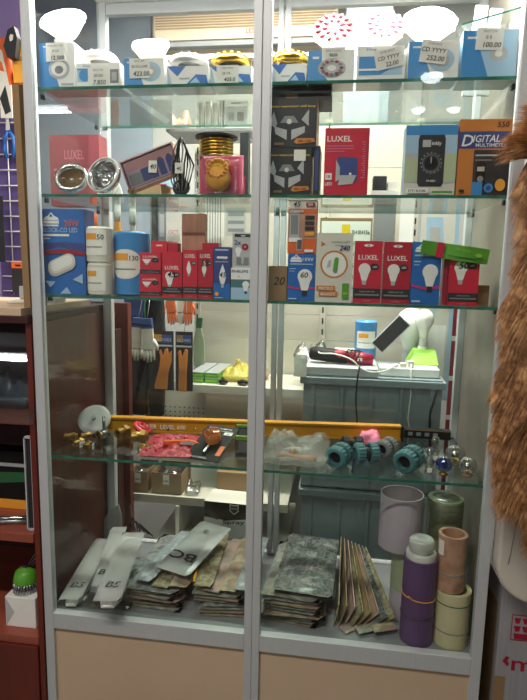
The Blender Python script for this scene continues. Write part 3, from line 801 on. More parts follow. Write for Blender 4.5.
# twine rolls
def roll(name, label, cat, px0, px1, pyt, z0, Y, m, lab=None, group=None, bev=.004, num=None, pyb=None, oval=False):
    pm = pyt+15
    px0 += (px0-263)*.009; px1 += (px1-263)*.009
    x0, x1 = PX(px0, pm, Y), PX(px1, pm, Y); r = (x1-x0)/2; h = PZ((px0+px1)/2, pyt, Y)-z0
    t = thing(name, label, cat, ((x0+x1)/2, Y+r*.35, z0+.0006), None, group)
    b = B()
    prof = [(.0001, 0), (r-bev, 0), (r-.0005, bev)]
    n_ = max(4, int(h/.0024))
    for i in range(n_*2+1):
        zz = bev+(h-2*bev)*i/(n_*2); prof.append((r-.0006+(.0006 if i % 2 else 0), zz))
    prof += [(r-bev, h), (r*.35, h-.0015), (r*.33, h-.012), (.0001, h-.012)]
    b.lathe(prof, m, 40); b.build('wound_twine', t)
    if lab:
        v0, v1, a0, a1 = lab
        b = B()
        if oval:
            vs = []; n_o = 20; am = (a0+a1)/2; aw = (a1-a0)/2; zm = h*(v0+v1)/2; zw = h*(v1-v0)/2
            for i in range(n_o+1):
                q = -1+2*i/n_o; dz = zw*math.sqrt(max(0, 1-abs(q)**2.4)); a_ = -PI/2+am+aw*q
                for s_ in (-1, 1): vs.append(((r+.0007)*math.cos(a_), (r+.0007)*math.sin(a_), zm+s_*dz))
            b.add(vs, [(2*i, 2*i+2, 2*i+3, 2*i+1) for i in range(n_o)], 'paper')
        else: b.lathe([(r+.0007, h*v0), (r+.0007, h*v1)], 'paper', 16, arc=(-PI/2+a0, -PI/2+a1))
        b.lathe([(r+.0010, h*(v0+(v1-v0)*.62)), (r+.0010, h*(v0+(v1-v0)*.86))], 'amber', 12, arc=(-PI/2+a0*.8, -PI/2+a0*.8+(a1-a0)*.5))
        b.lathe([(r+.0010, h*(v0+(v1-v0)*.3)), (r+.0010, h*(v0+(v1-v0)*.35))], 'grey', 12, arc=(-PI/2+a0*.8, -PI/2+a1*.6))
        if num:
            vs, fs, wd = text_geo(num); hh_ = min(.011, h*(v1-v0)*.24); zz = h*(v0+(v1-v0)*.62)
            b.add([((r+.0014)*math.sin((x_*hh_-wd*hh_*.0)/r+.2), -(r+.0014)*math.cos((x_*hh_)/r+.2), zz+y_*hh_) for x_, y_ in vs], fs, 'ink')
        b.build('paper_label', t)
    t['_h'] = h
    return t
TW = 'rolls of twine'
t = roll('twine_roll', 'small white twine roll standing on the shelf under another white roll', 'twine', 88.5, 112, 263, Z3, .05, 'offwhite', (.15, .85, -1.0, .8), TW)
roll('twine_roll', 'small white twine roll marked 50 on top of another white roll', 'twine', 87, 112, 227, Z3+t['_h']+.0006, .05, 'offwhite', (.2, .9, -1.0, .9), TW, num='50')
roll('twine_roll', 'tall bright blue twine roll with an oval white label', 'twine', 113.5, 149, 232, Z3, .092, 'blue_light', (.26, .72, -.95, .85), TW, num='130', oval=True)
RB = 'light bulb cartons on the third shelf'
def art_small(num=None): return art_luxel('spot', num, False, .78)
c = carton('bulb_carton', 'small red bulb carton under another small one in front of the blue twine roll', 'carton', 141, 161.5, 275.5, 3, .033, .032, 'red', art_small(), RB)
carton('bulb_carton', 'small red bulb carton stacked on another small one before the blue twine roll', 'carton', 141, 161.5, 252.5, 3, .033, .032, 'red', art_small(), RB, zbase=Z3+c['_h']+.0006)
carton('bulb_carton', 'red globe bulb carton beside the two small stacked ones', 'carton', 163, 182.5, 252, 3, .035, .035, 'red', art_luxel('globe', '45', False, .62), RB)
carton('bulb_carton', 'red carton with a bare candle bulb picture and no handwriting', 'carton', 183.5, 198, 250, 3, .036, .035, 'red', art_luxel('candle', None, False, .84), RB)
carton('bulb_carton', 'red candle bulb carton with handwritten 55', 'carton', 198.7, 213.5, 250, 3, .036, .035, 'red2', art_luxel('candle', '55', False, .84), RB)
def art_blue_candle(a):
    a.rect(0, 0, 1, 1, 'navy'); a.rect(0, 0, 1, .30, 'blue'); a.rect(.1, .93, .9, .96, 'pale_blue')
    a.rect(.2, .78, .85, .82, 'white'); a.rect(.1, .71, .9, .725, 'pale_blue'); a.text('9W', .7, .74, .035, 'orange', maxw=.3)
    a.candle(.56, .46, .23); a.text('45', .54, .42, .10, 'ink', shear=.2, maxw=.42)
    a.ell(.22, .10, .13, .13, 'amber'); a.rect(.1, .02, .6, .035, 'pale_blue')
carton('bulb_carton', 'blue candle bulb carton with handwritten 45', 'carton', 214.2, 230.5, 247, 3, .035, .04, 'navy', art_blue_candle, RB)
def art_philips(a):
    a.rect(0, 0, 1, .38, 'pale_blue'); a.rect(0, .38, 1, .62, 'teal'); a.rect(0, .62, 1, .64, 'grey')
    a.text('PHILIPS', .40, .85, .085, 'navy', w=.72); a.text('18', .35, .70, .06, 'pink', maxw=.3); a.bulb(.66, .48, .15, neck='dark')
p_ = carton('bulb_carton', 'white and pale green bulb carton half hidden by the middle door frame', 'carton', 231.3, 254, 268, 3, .036, .035, 'white', art_philips, RB)
def art_osram_s(a):
    a.rect(0, 0, 1, 1, 'lgrey'); a.rect(.1, .88, .9, .97, 'dark'); a.ell(.5, .92, .12, .04, 'lgrey'); a.text('2x', .25, .66, .14, 'navy', maxw=.4)
    a.ell(.60, .60, .16, .16, 'deepred'); a.text('9', .60, .57, .06, 'white', maxw=.1); a.bulb(.28, .50, .15); a.rect(.2, .1, .42, .3, 'grey'); a.rect(.55, .1, .78, .3, 'grey')
carton('bulb_carton', 'grey twin bulb carton on top of the white and pale green one', 'carton', 233, 254, 233, 3, .038, .03, 'lgrey', art_osram_s, RB, zbase=Z3+p_['_h']+.0006)
# second row behind
def art_tab(a): a.rect(0, 0, 1, 1, 'red'); a.ell(.5, .92, .22, .05, 'offwhite')
carton('bulb_carton', 'red carton peeping over the small red ones with a hang tab', 'carton', 152, 168, 241, 3, .085, .03, 'red', art_tab, RB)
carton('bulb_carton', 'darker red carton peeping over beside the hang tab', 'carton', 169, 178, 243, 3, .085, .03, 'red2', None, RB)
carton('bulb_carton', 'dull red carton in the second row behind the two candle bulb cartons', 'carton', 203, 219, 243, 3, .085, .03, 'red2', None, RB)
# copper printed box standing behind the candle cartons
x0, x1 = PX(179, 230, .10), PX(203, 230, .10)
t = tag(B().box(0, x1-x0, 0, .02, 0, PZ(190, 213, .10)-Z3, 'copper').build('printed_box', None, (x0, .122, Z3+.0006), bevel=.001), 'coppery pink patterned box standing tall behind the candle bulb cartons', 'box')
# small tags / bottles behind on shelf 3
for i, (px, pt, m_, lb) in enumerate(((95, 214, 'alu_dark', 'leftmost'), (118, 205, 'amber', 'second'), (133, 210, 'offwhite', 'rightmost'))):
    x = PX(px, 250, .30); h = PZ(px, pt, .30)-Z3
    t = thing('spray_bottle', f'small bottle behind the twine rolls, {lb} of three', 'bottle', (x, .30, Z3+.0006), None, 'small bottles behind the twine rolls')
    b = B(); b.lathe([(.0001, 0), (.016, 0), (.017, .003), (.017, h*.62), (.008, h*.75), (.007, h*.82)], m_, 20); b.build('bottle_body', t)
    b = B(); b.cyl(.009, h*.82, h, 'white' if i else 'orange', 16, bev=.001); b.build('cap', t)
    b = B(); b.lathe([(.0174, h*.15), (.0174, h*.55)], 'paper', 16, arc=(-PI, 0)); b.build('label', t)

# ---- right half of shelf 3
carton('kraft_box', 'plain brown cardboard box with a handwritten 20', 'box', 268.5, 287, 266, 3, .036, .05, 'kraft', lambda a: a.text('20', .55, .45, .24, 'ink', shear=.25, maxw=.8))
c = carton('bulb_carton', 'blue 10W bulb carton with handwritten 60 under the orange one', 'carton', 288, 315, 254, 3, .036, .045, 'blue', art_blue10('60'), RB)
def art_osram(a):
    a.rect(0, 0, 1, 1, 'orange'); a.rect(0, .84, 1, 1, 'offwhite'); a.rect(0, .28, 1, .74, 'copper')
    a.rect(.04, .30, .42, .82, 'alu_dark'); a.rect(.06, .25, .40, .74, 'lgrey'); a.rect(.10, .36, .36, .72, 'grey')
    a.rect(.32, .06, .52, .30, 'lgrey'); a.rect(.04, .22, .44, .30, 'white'); a.rect(.34, .08, .50, .26, 'steel')
    for v in (.64, .54, .44): a.rect(.60, v, .92, v+.07, 'dark')
    a.rect(.60, .33, .92, .41, 'amber'); a.text('OSRAM', .30, .76, .05, 'white', w=.46); a.rect(.62, .88, .93, .95, 'deepred'); a.text('LED', .77, .895, .04, 'white', maxw=.25)
    a.text('45', .28, .87, .10, 'ink', shear=.2, maxw=.3)
    a.rect(.6, .03, .9, .08, 'white')
carton('bulb_carton', 'orange and cream bulb carton with a clear window standing on the blue one', 'carton', 288.5, 317, 200, 3, .038, .042, 'orange', art_osram, RB, zbase=Z3+c['_h']+.0006, side='copper')
def art_motion(a):
    a.rect(0, 0, 1, 1, 'offwhite'); a.ring(.50, .55, .38, .33, 'orange_brown'); a.ell(.50, .55, .33, .33, 'white')
    a.poly([(.13, .88), (.25, .84), (.13, .80)], 'orange_brown'); a.text('motion LED', .66, .86, .03, 'grey', w=.5); a.rect(.5, .82, .9, .835, 'lgrey')
    a.text('240', .76, .75, .07, 'blueink', shear=.3, maxw=.36)
    a.poly([(.47, .45), (.60, .47), (.62, .64), (.54, .66), (.50, .62)], 'green'); a.ell(.54, .45, .05, .05, 'grey'); a.poly([(.3, .5), (.38, .52), (.42, .62), (.34, .6)], 'lgrey')
    a.rect(.03, .17, .55, .24, 'orange_brown'); a.text('MICRO', .30, .18, .045, 'white', w=.4); a.rect(.10, .09, .62, .16, 'orange_brown'); a.text('BOOST', .36, .10, .04, 'white', w=.4)
    a.rect(.74, .06, .92, .28, 'green'); a.rect(.76, .12, .90, .15, 'lime')
carton('sensor_lamp_carton', 'white carton with an orange circle and handwritten 240', 'carton', 316.5, 353, 233, 3, .034, .05, 'offwhite', art_motion)
carton('bulb_carton', 'red bulb carton beside the white orange circle carton', 'carton', 354.5, 382, 241, 3, .036, .045, 'red', art_luxel('globe', None), RB)
carton('bulb_carton', 'red bulb carton left of the blue 10W carton with no number', 'carton', 383.5, 411, 242, 3, .036, .045, 'red2', art_luxel('globe', None), RB)
c10 = carton('bulb_carton', 'blue 10W bulb carton partly under the green paper strip', 'carton', 412, 441, 242, 3, .036, .045, 'blue', art_blue10(), RB)
c = carton('bulb_carton', 'rightmost red bulb carton with handwritten 50', 'carton', 449, 479, 252, 3, .036, .045, 'red', art_luxel('globe', '50', False, .86), RB)
x = PX(445, 280, .045)
tag(B().box(-.0042, .0040, 0, .03, 0, .108, 'deepred').build('narrow_carton', None, (x, .045, Z3+.0006)), 'narrow dark red carton between the blue 10W and the rightmost red carton', 'carton')
# green strip lying on the cartons
x0, z0 = P(421, 248, .028); x1, z1 = P(487, 262, .028)
b = B(); L = .132
nb = 14; vs = []; fs = []
for i in range(nb+1):
    u = i/nb; y = .004*math.sin(u*7)
    hh = .030 if i < nb else .028
    if i == 1: hh = .030
    for dy in (0, .0012):
        vs += [(u*L, y+dy, (-.5)*hh+(.004*abs(math.sin(i*1.4)) if i < 4 else 0)), (u*L, y+dy, .5*hh)]
for i in range(nb):
    a_ = i*4
    fs += [(a_, a_+4, a_+5, a_+1), (a_+2, a_+3, a_+7, a_+6), (a_+1, a_+5, a_+7, a_+3), (a_, a_+2, a_+6, a_+4)]
fs += [(0, 1, 3, 2), (nb*4, nb*4+2, nb*4+3, nb*4+1)]
b.add(vs, fs, 'green')
a = Art(b, L, .03, x0=0, z0=-.015, y=-.0045)
a.rect(.22, .02, .33, .98, 'red'); a.text('LED BULB', .60, .62, .16, 'lime', maxw=.4); a.ell(.84, .5, .05, .03, 'lime')
a.rect(.40, .2, .95, .26, 'dkgreen')
tag(b.build('price_strip', None, (x0, .024, (z0)+.001), (0, R(7.5), 0)), 'bright green paper strip with a red band lying across the bulb cartons', 'paper strip')
x = PX(487, 290, .06)
tag(B().box(-.014, .014, 0, .05, 0, PZ(487, 286, .06)-Z3, 'carton').build('kraft_box', None, (x-.002, .09, Z3+.0006)), 'low plain brown box at the right end of the third shelf', 'box')

# ================================================================ SHELF 4
Z4 = top(4)
def at4(px, py, Z=None): return AZ(px, py, Z4 if Z is None else Z)
# pipe coupling (plastic compression fittings), axis along local X
def coupling(name, label, px, py, r, rot, Y, m='teal', group='plastic pipe fittings', L=.055):
    x, z = P(px, py, Y)
    t = thing(name, label, 'pipe fitting', (x, Y, Z4+r+.0008), rot, group)
    b = B(); b.T = Matrix.Rotation(PI/2, 4, 'Y')
    b.lathe([(r*.60, -L/2), (r*.62, L*.1), (r*.62, L*.35)], 'dark', 28); b.build('inner_body', t)
    for s_ in (0, 1):
        b = B(); b.T = Matrix.Rotation(PI/2 if s_ else -PI/2, 4, 'Y')
        n = 36; vs = []; fs = []
        prof = [(.78, L*.10), (.97, L*.13), (1.0, L*.40), (.84, L*.47), (.55, L*.48), (.50, L*.30)]
        for k_, (q, zz) in enumerate(prof):
            for i in range(n):
                a_ = 2*PI*i/n; q2 = q*(1+(.035 if i % 2 else -.02)*(k_ in (1, 2))); vs.append((r*q2*math.cos(a_), r*q2*math.sin(a_), zz))
        for j in range(len(prof)-1):
            for i in range(n): fs.append((j*n+i, j*n+(i+1) % n, (j+1)*n+(i+1) % n, (j+1)*n+i))
        b.add(vs, fs, m, False)
        b.lathe([(r*.50, L*.30), (.0001, L*.29)], 'black', 20)
        b.build('ribbed_nut', t)
    return t
coupling('pipe_coupling', 'teal ribbed pipe coupling facing forward, leftmost of the teal ones', 339, 460, .0250, (0, 0, R(68)), .085)
coupling('pipe_coupling', 'teal pipe coupling lying sideways in the middle of the shelf', 366, 457, .0240, (0, 0, R(18)), .115, L=.058)
coupling('pipe_coupling', 'large teal pipe coupling facing forward beside the glass ornaments', 409, 462, .0265, (0, 0, R(62)), .085, L=.068)
coupling('pipe_elbow', 'grey ringed pipe fitting between two teal couplings', 386, 452, .0215, (0, 0, R(60)), .175, 'grey')
coupling('pipe_coupling', 'dark grey pipe coupling behind the teal ones', 352, 448, .018, (0, 0, R(10)), .20, 'dark')
# reddish bag behind fittings
def lump(name, label, cat, px, py, Y, w, l, t_, m, seed, rot=(0, 0, 0), z=None, group=None, crumple=.5, nx=12, ny=12, extra=None):
    x = PX(px, py, Y)
    b = B(); b.pillow(w, l, t_, m, seed, nx, ny, crumple)
    o = b.build(name, None, (x, Y, (Z4 if z is None else z)+.0010), rot)
    tag(o, label, cat, group)
    return o
lump('paper_bag', 'crumpled clear bag with orange and pink print behind the middle coupling', 'bag', 370, 436, .262, .05, .045, .030, 'pink', 11, (R(8), 0, 0), crumple=.3)
# glass ornaments: clear and blue balls on bases
def ball(px, py, Y, r, label, m, base='brass', name='glass_ball_knob'):
    x, z = P(px, py, Y)
    t = thing(name, label, 'ornament', (x, Y, Z4+.0006), None, 'glass ball ornaments')
    zc = z-Z4
    b = B(); b.sphere(r, m, (0, 0, zc), 24, 16); b.build('ball', t)
    b = B(); b.lathe([(.0001, 0), (r*.55, 0), (r*.55, .003), (r*.25, .006), (r*.22, max(.008, zc-r*1.05)), (r*.5, max(.010, zc-r*.9))], base, 20); b.build('stem', t)
    b = B(); b.sphere(r*.35, 'steel' if m == 'crystal' else 'blue_crystal', (0, 0, zc), 12, 8); b.build('inner_bubble', t)
    return t
ball(455, 455, .15, .0235, 'large clear glass ball ornament behind the blue one', 'crystal')
ball(444, 464, .075, .0185, 'blue glass ball ornament on a brass stem', 'blue_crystal')
ball(468, 466, .080, .0195, 'clear glass ball ornament nearest the right side panel', 'crystal', 'copper')
for i, (px, py, Y, h, lb) in enumerate(((428, 480, .085, .055, 'front'), (434, 468, .17, .055, 'back'))):
    x = PX(px, py, Y)
    t = thing('glass_stopper', f'clear glass stopper ornament beside the glass balls, {lb} one of two', 'ornament', (x, Y, Z4+.0006), None, 'clear glass stoppers')
    b = B(); b.lathe([(.0001, 0), (.009, 0), (.010, .004), (.005, .010), (.010, .018), (.012, .026), (.006, .034), (.004, .040), (.009, .046), (.008, .054), (.0001, .057)], 'crystal', 18); b.build('glass_body', t)
    b = B(); b.box(-.005, .005, -.0135, -.0125, .004, .014, 'paper'); b.build('price_tag', t)
# yellow level at the back
xa, za = P(110, 432, .325); xb, zb_ = P(401, 431, .325)
t = thing('spirit_level', 'long mustard yellow spirit level lying along the back of the fourth shelf', 'spirit level', ((xa+xb)/2, .262, Z4+.0008), (0, 0, R(5.5)))
Lh = (xb-xa)/2
b = B(); b.box(-Lh, Lh, 0, .022, 0, .006, 'mustard'); b.box(-Lh, Lh, .007, .015, .006, .034, 'mustard'); b.box(-Lh, Lh, 0, .022, .034, .040, 'mustard'); b.build('level_body', t, bevel=.001)
b = B(); b.box(Lh+.0002, Lh+.006, -.001, .023, 0, .040, 'black'); b.build('end_cap', t)
b = B(); b.box(-Lh-.006, -Lh-.0002, -.001, .023, 0, .040, 'black'); b.build('end_cap', t)
b = B(); x_ = PX(255, 425, .33)-(xa+xb)/2; b.box(x_-.035, x_+.030, -.0015, -.0003, .003, .031, 'black'); b.box(x_-.026, x_+.022, -.0025, -.0016, .008, .026, 'lime'); b.build('vial_window', t)
b = B(); b.text('STAYER  LEVEL 600', -Lh*.72, .012, .012, 'paper', y=-.0006, w=.13); b.build('printed_text', t)
xa, za = P(402, 428, .325); xb, _ = P(452, 428, .325)
b = B(); b.box(0, xb-xa-.008, 0, .02, 0, .024, 'black'); a = Art(b, xb-xa-.008, .024, x0=0)
for i in range(4): a.rect(.08+.18*i, .3, .18+.18*i, .7, 'grey')
a.rect(0, .9, 1, 1, 'kraft')
tag(b.build('black_rail', None, (xa+.008, .335, Z4+.0008)), 'black slotted rail at the right end of the yellow level', 'rail')
xa, za = P(306, 440, .29); xb, _ = P(347, 440, .29)
b = B(); b.box(0, xb-xa, 0, .014, 0, .012, 'black'); a = Art(b, xb-xa, .012, x0=0)
for i in range(3): a.rect(.2+.25*i, .2, .32+.25*i, .8, 'grey')
b.box(-.052, -.0005, 0, .012, 0, .010, 'amber'); b.box(-.052, -.0005, -.0005, 0, .006, .009, 'paper')
tag(b.build('black_rail', None, (xa, .30, Z4+.0008)), 'short black rail with a yellow end in front of the yellow level', 'rail')
# big plastic bag with wooden handles
xg = PX(296, 462, .1)
t = thing('clear_bag', 'crumpled clear plastic bag with wooden handled taps inside', 'bag', (xg, .12, Z4+.0010))
b = B(); b.pillow(.150, .15, .048, 'bag_milky', 21, 22, 22, .9); b.build('plastic', t)
b = B()
b.tube([(-.045, -.03, .012), (-.02, -.028, .016), (.0, -.03, .013), (.03, -.035, .014), (.045, -.03, .012)], [.006, .004, .004, .005, .007], 'orange_brown', 8)
b.tube([(-.03, .01, .014), (-.01, -.01, .024), (.01, -.012, .022)], [.004, .005, .008], 'offwhite', 8)
b.sphere(.010, 'brass', (-.008, -.015, .018), 12, 8); b.build('wooden_handle', t)
# small green vials near the frame
for i, (px, py, Y, lb) in enumerate(((243, 436, .24, 'behind'), (243, 458, .10, 'front'))):
    x = PX(px, py, Y); h = .036 if i == 0 else .05
    b = B(); b.box(-.020, .016, 0, .012, 0, h, 'film'); b.box(-.018, .014, .002, .010, .001, h*.2, 'dark'); b.box(-.018, .0140, .002, .010, h*.80, h-.001, 'lime'); b.box(-.012, .010, .004, .008, h*.25, h*.7, 'grey')
    tag(b.build('blister_pack', None, (x, Y, Z4+.0008), (0, 0, R(4))), f'small clear blister pack with a green top beside the middle frame, {"rear" if i == 0 else "front"} one', 'pack', 'small clear packs by the middle frame')
# black blister card with hole saw
x, y = at4(213, 455)
t = thing('hole_saw_pack', 'black card pack with an orange hole saw lying near the middle frame', 'pack', (x-.002, .110, Z4+.0270), (R(21), 0, R(-13)))
b = B(); w, l = .084, .130; b.box(-w/2, w/2, -l/2, l/2, 0, .0015, 'black')
b.T = Matrix.Translation((0, 0, .0015)) @ Matrix.Rotation(-PI/2, 4, 'X')
a = Art(b, w, l, z0=-l/2); a.rect(.08, .90, .35, .95, 'deepred'); a.text('BI-METAL', .65, .90, .035, 'white', w=.4); a.rect(.1, .83, .9, .86, 'grey'); a.rect(.66, .74, .92, .82, 'paper'); a.text('60', .79, .755, .04, 'ink', maxw=.2)
a.rect(.80, .15, .95, .42, 'orange'); a.text('NOBEL', .4, .03, .04, 'lgrey', w=.5)
b.build('card', t)
b = B(); b.T = Matrix.Translation((-.002, .008, .0022)); b.lathe([(.019, 0), (.0195, .018), (.018, .020), (.0165, .018), (.016, .001)], 'orange_brown', 28); b.disc(.016, .004, 'kraft', 28)
for i in range(14):
    a_ = 2*PI*i/14; T_ = b.T; b.T = T_ @ Matrix.Rotation(a_, 4, 'Z') @ Matrix.Translation((.0180, 0, .019)); b.box(-.001, .001, -.002, .002, 0, .005, 'orange'); b.T = T_
b.build('hole_saw', t)
b = B(); b.T = Matrix.Translation((-.002, .008, .0022)); b.lathe([(.024, 0), (.0235, .027), (.018, .029), (.0001, .029)], 'film_clear', 24); b.build('clear_blister', t)
b = B(); b.T = Matrix.Translation((-.002, -.03, .0065)) @ Matrix.Rotation(PI/2, 4, 'X'); b.cyl(.004, -.012, .016, 'chrome', 12); b.build('drill_bit', t)
# red mesh bag of fittings, with faucet
mat('mesh_red', '#b02233', .5, c2=['#8a1828', '#bb2b3c', '#d4606c'], scale=90, contrast=(.35, .65))
xr, _ = at4(168, 452)
t = thing('red_mesh_bag', 'flat bright red mesh bag lying in the middle of the left half', 'bag', (xr, .125, Z4+.0010), (0, 0, R(6)))
b = B(); b.pillow(.125, .16, .016, 'mesh_red', 31, 20, 20, .8); b.build('mesh_sack', t)
b = B()
for i in range(60):
    u = random.uniform(-.05, .05); v = random.uniform(-.06, .05); b.sphere(.003, 'deepred' if i % 2 else 'pink', (u, v, .016+random.uniform(-.001, .001)), 6, 4)
b.build('knot', t)
x, z = P(141, 431, .21)
b = B(); b.T = Matrix.Rotation(R(30), 4, 'Y'); b.torus(.020, .006, 'red', 28, 10); b.torus(.012, .005, 'red2', 24, 8, z=.005); b.box(-.004, .004, -.006, .03, .003, .008, 'deepred')
for i_ in range(3): b.sphere(.006, 'red', (-.02+.01*i_, .026, .004), 8, 6)
tag(b.build('red_handwheel', None, (x, .22, Z4+.019)), 'round red handwheel standing behind the brass couplings', 'handwheel')
x, z = P(178, 433, .235)
t = thing('water_tap', 'small chrome tap in a clear bag on the red mesh bag', 'tap', (x, .262, Z4+.0006), (0, 0, R(8)))
b = B(); b.tube([(-.03, 0, .010), (.032, 0, .010)], .0085, 'chrome', 14); b.tube([(0, 0, .012), (0, 0, .026)], .006, 'steel', 12); b.tube([(.032, 0, .010), (.040, -.004, .012), (.043, -.010, .010)], .007, 'chrome', 12); b.build('tap_body', t)
b = B(); b.tube([(-.016, 0, .030), (.016, 0, .030)], [.004, .005], 'chrome', 10); b.sphere(.006, 'dark', (0, 0, .029), 10, 8); b.build('handle', t)
b = B(); b.box(-.036, -.030, -.0090, .0090, .0015, .019, 'dark'); b.build('rubber_washer', t)
x, z = P(180, 445, .1)
b = B(); b.prism([(-.042, 0), (.040, 0), (.045, .004), (.020, .010), (-.038, .008)], -.006, .006, 'orange')
b.prism([(.0, .0005), (.038, .0005), (.030, .0085), (.0, .0085)], -.0066, -.0061, 'lgrey')
tag(b.build('utility_knife', None, (x, .105, Z4+.0210), (0, 0, R(10))), 'orange and grey flat tool lying on the red mesh bag', 'tool')
# brass fittings
def brass_fitting(px, py, r, L, rot, Y, label, tag_=False, m='brass', name='brass_coupling'):
    x = PX(px, py, Y)
    t = thing(name, label, 'pipe fitting', (x, Y, Z4+r+.0008), rot, 'brass fittings')
    b = B(); b.T = Matrix.Rotation(PI/2, 4, 'Y')
    pr = [(r*.55, -L/2)]
    for i in range(5): pr += [(r*.82, -L/2+.001+i*.0032), (r*.74, -L/2+.0026+i*.0032)]
    pr += [(r*.74, L*.12), (r*.60, L*.5), (r*.45, L*.5), (r*.42, -L*.45), (r*.55, -L/2)]
    b.lathe(pr, m, 24); b.build('threaded_end', t)
    b = B(); b.T = Matrix.Rotation(PI/2, 4, 'Y'); b.lathe([(r*.7, L*.02), (r, L*.04), (r, L*.34), (r*.7, L*.38)], m, 6, False); b.build('hex_nut', t)
    if tag_:
        b = B(); b.box(-.008, .008, -r-.004, -r-.0034, -r, -r+.014, 'paper'); b.text('40', 0, -r+.003, .007, 'ink', y=-r-.0043, align='c'); b.build('price_tag', t)
    return t
brass_fitting(123, 441, .0150, .042, (0, 0, R(72)), .19, 'shiny brass coupling facing forward beside the white disc')
brass_fitting(129, 430, .0160, .034, (0, 0, R(40)), .27, 'brass coupling behind the forward facing one')
brass_fitting(140, 446, .0175, .042, (0, 0, R(14)), .15, 'large brass coupling lying sideways next to the red handwheel')
brass_fitting(146, 458, .012, .036, (0, 0, R(-12)), .085, 'brass fitting with white tag at the front edge of the shelf', True)
brass_fitting(71, 450, .010, .034, (0, 0, R(20)), .14, 'small brass fitting nearest the left side glass')
brass_fitting(79, 453, .0095, .030, (0, 0, R(65)), .10, 'small brass fitting with price tag below the white disc, left one', True)
brass_fitting(88, 455, .0095, .030, (0, 0, R(100)), .085, 'small brass fitting with price tag below the white disc, right one', True)
brass_fitting(87, 446, .0095, .028, (0, 0, R(30)), .155, 'small brass fitting behind the two tagged small ones')
# white disc and valve
x, z = P(92, 431, .20)
t = thing('drain_cover', 'round pale translucent disc standing up behind the small brass fittings', 'cover', (x, .215, Z4+.0365), (R(46), 0, R(10)))
b = B(); b.lathe([(.0001, .006), (.030, .005), (.040, .002), (.0430, .0), (.0425, -.003), (.0001, -.002)], 'disc_plastic', 40); b.build('disc', t)
b = B(); b.cyl(.006, .005, .012, 'grey', 14); b.build('hub', t)
x, z = P(101, 446, .15)
t = thing('valve', 'grey metal valve with a brass mouth in front of the pale disc', 'valve', (x, .17, Z4+.0130), (0, 0, R(70)))
b = B(); b.tube([(-.018, 0, 0), (.012, 0, 0)], .011, 'steel', 16); b.tube([(0, 0, .008), (0, 0, .045)], .004, 'steel', 10); b.build('valve_body', t)
b = B(); b.T = Matrix.Rotation(-PI/2, 4, 'Y'); b.torus(.010, .0028, 'brass', 22, 8, z=.019); b.build('mouth_ring', t)
# clear sachet with white labels
x, y = at4(120, 457)
t = tag(B().pillow(.07, .045, .005, 'film', 44, 10, 8, .6).build('clear_sachet', None, (x, .075, Z4+.0010), (0, 0, R(-8))), 'flat clear sachet lying at the front between small and large brass fittings', 'sachet')
# ================================================================ BOTTOM COMPARTMENT
Z0 = .6682
mat('film_pack', '#8d8d80', .25, c2=['#a39d88', '#7c847c', '#b0ac9c', '#868c7e'], scale=16, coat=.6, contrast=(.3, .7), detail=6)
mat('film_pack_warm', '#9a8870', .25, c2=['#b5a488', '#87806f', '#a5836f', '#aaa28c'], scale=18, coat=.6, contrast=(.3, .7), detail=6)
mat('film_pack_silver', '#858987', .2, c2=['#70777a', '#a2a6a2', '#7a807e', '#b4b6b0'], scale=24, coat=.8, contrast=(.3, .7), detail=8, bump=.4)
mat('film_pack_pink', '#a08a82', .25, c2=['#938a80', '#b5978c', '#93837a'], scale=18, coat=.6, contrast=(.3, .7), detail=6)
mat('pvc_white', '#dcdcd6', .25, coat=.4, c2='#b2b3ad', scale=14)
mat('pvc_grey', '#a4a8a6', .25, coat=.4, c2='#8d9290', scale=14)
mat('shrink', '#cfd2d0', .15, alpha=.45)
def z_on(px, py, Z): return AZ(px, py, Z)
def quadpack(name, label, cat, corners, z, t_, m, seed, group=None, slope=0, slope_axis=0, extra=None, n=10, crumple=.25, twist=0):
    """packet from four photo corners (near left, near right, far right, far left) lying at height z"""
    pts = [AZ(px, py, z) for px, py in corners]
    cx = sum(p[0] for p in pts)/4; cyy = sum(p[1] for p in pts)/4
    near = ((pts[0][0]+pts[1][0])/2, (pts[0][1]+pts[1][1])/2); far = ((pts[2][0]+pts[3][0])/2, (pts[2][1]+pts[3][1])/2)
    L = math.hypot(far[0]-near[0], far[1]-near[1]); ang = math.atan2(far[0]-near[0], far[1]-near[1])
    w = (math.hypot(pts[1][0]-pts[0][0], pts[1][1]-pts[0][1])+math.hypot(pts[2][0]-pts[3][0], pts[2][1]-pts[3][1]))/2*math.cos(ang) if True else 0
    b = B(); b.pillow(w, L, t_, m, seed, n, int(n*1.4), crumple)
    o = b.build(name, None, (cx, cyy, z), (slope, slope_axis, -ang))
    tag(o, label, cat, group)
    o['_w'] = w; o['_l'] = L
    return o
random.seed(11)
# left pile of flat packets (stacked), listed from the bottom
FP = 'flat film packets in the left compartment'
FM = ['film_pack', 'film_pack_warm', 'film_pack_silver', 'film_pack_pink']
def pile(xc, yc, w, l, n, z, t_, group, where, mats_, jx=.010, ja=6, s0=0, a0=0):
    for i in range(n):
        b = B(); b.pillow(w*random.uniform(.94, 1.02), l*random.uniform(.94, 1.0), t_*.72, mats_[i % len(mats_)], s0+i, 9, 12, .10 if i < n-1 else .5)
        o = b.build('film_packet', None, (xc+random.uniform(-jx, jx), yc+random.uniform(-.004, .004), z+i*t_+.0008), (0, 0, R(a0+random.uniform(-ja, ja))))
        pos = 'bottom' if i == 0 else ('top' if i == n-1 else ['second', 'third', 'fourth', 'fifth', 'sixth', 'seventh', 'eighth', 'ninth'][i-1]+' from the bottom')
        tag(o, f'flat shiny packet {where}, {pos}', 'packet', group)
    return z+n*t_
zt1 = pile(.245, .200, .150, .290, 7, Z0, .0072, FP, 'in the pile right of the white wrapped tools', FM, a0=-4)
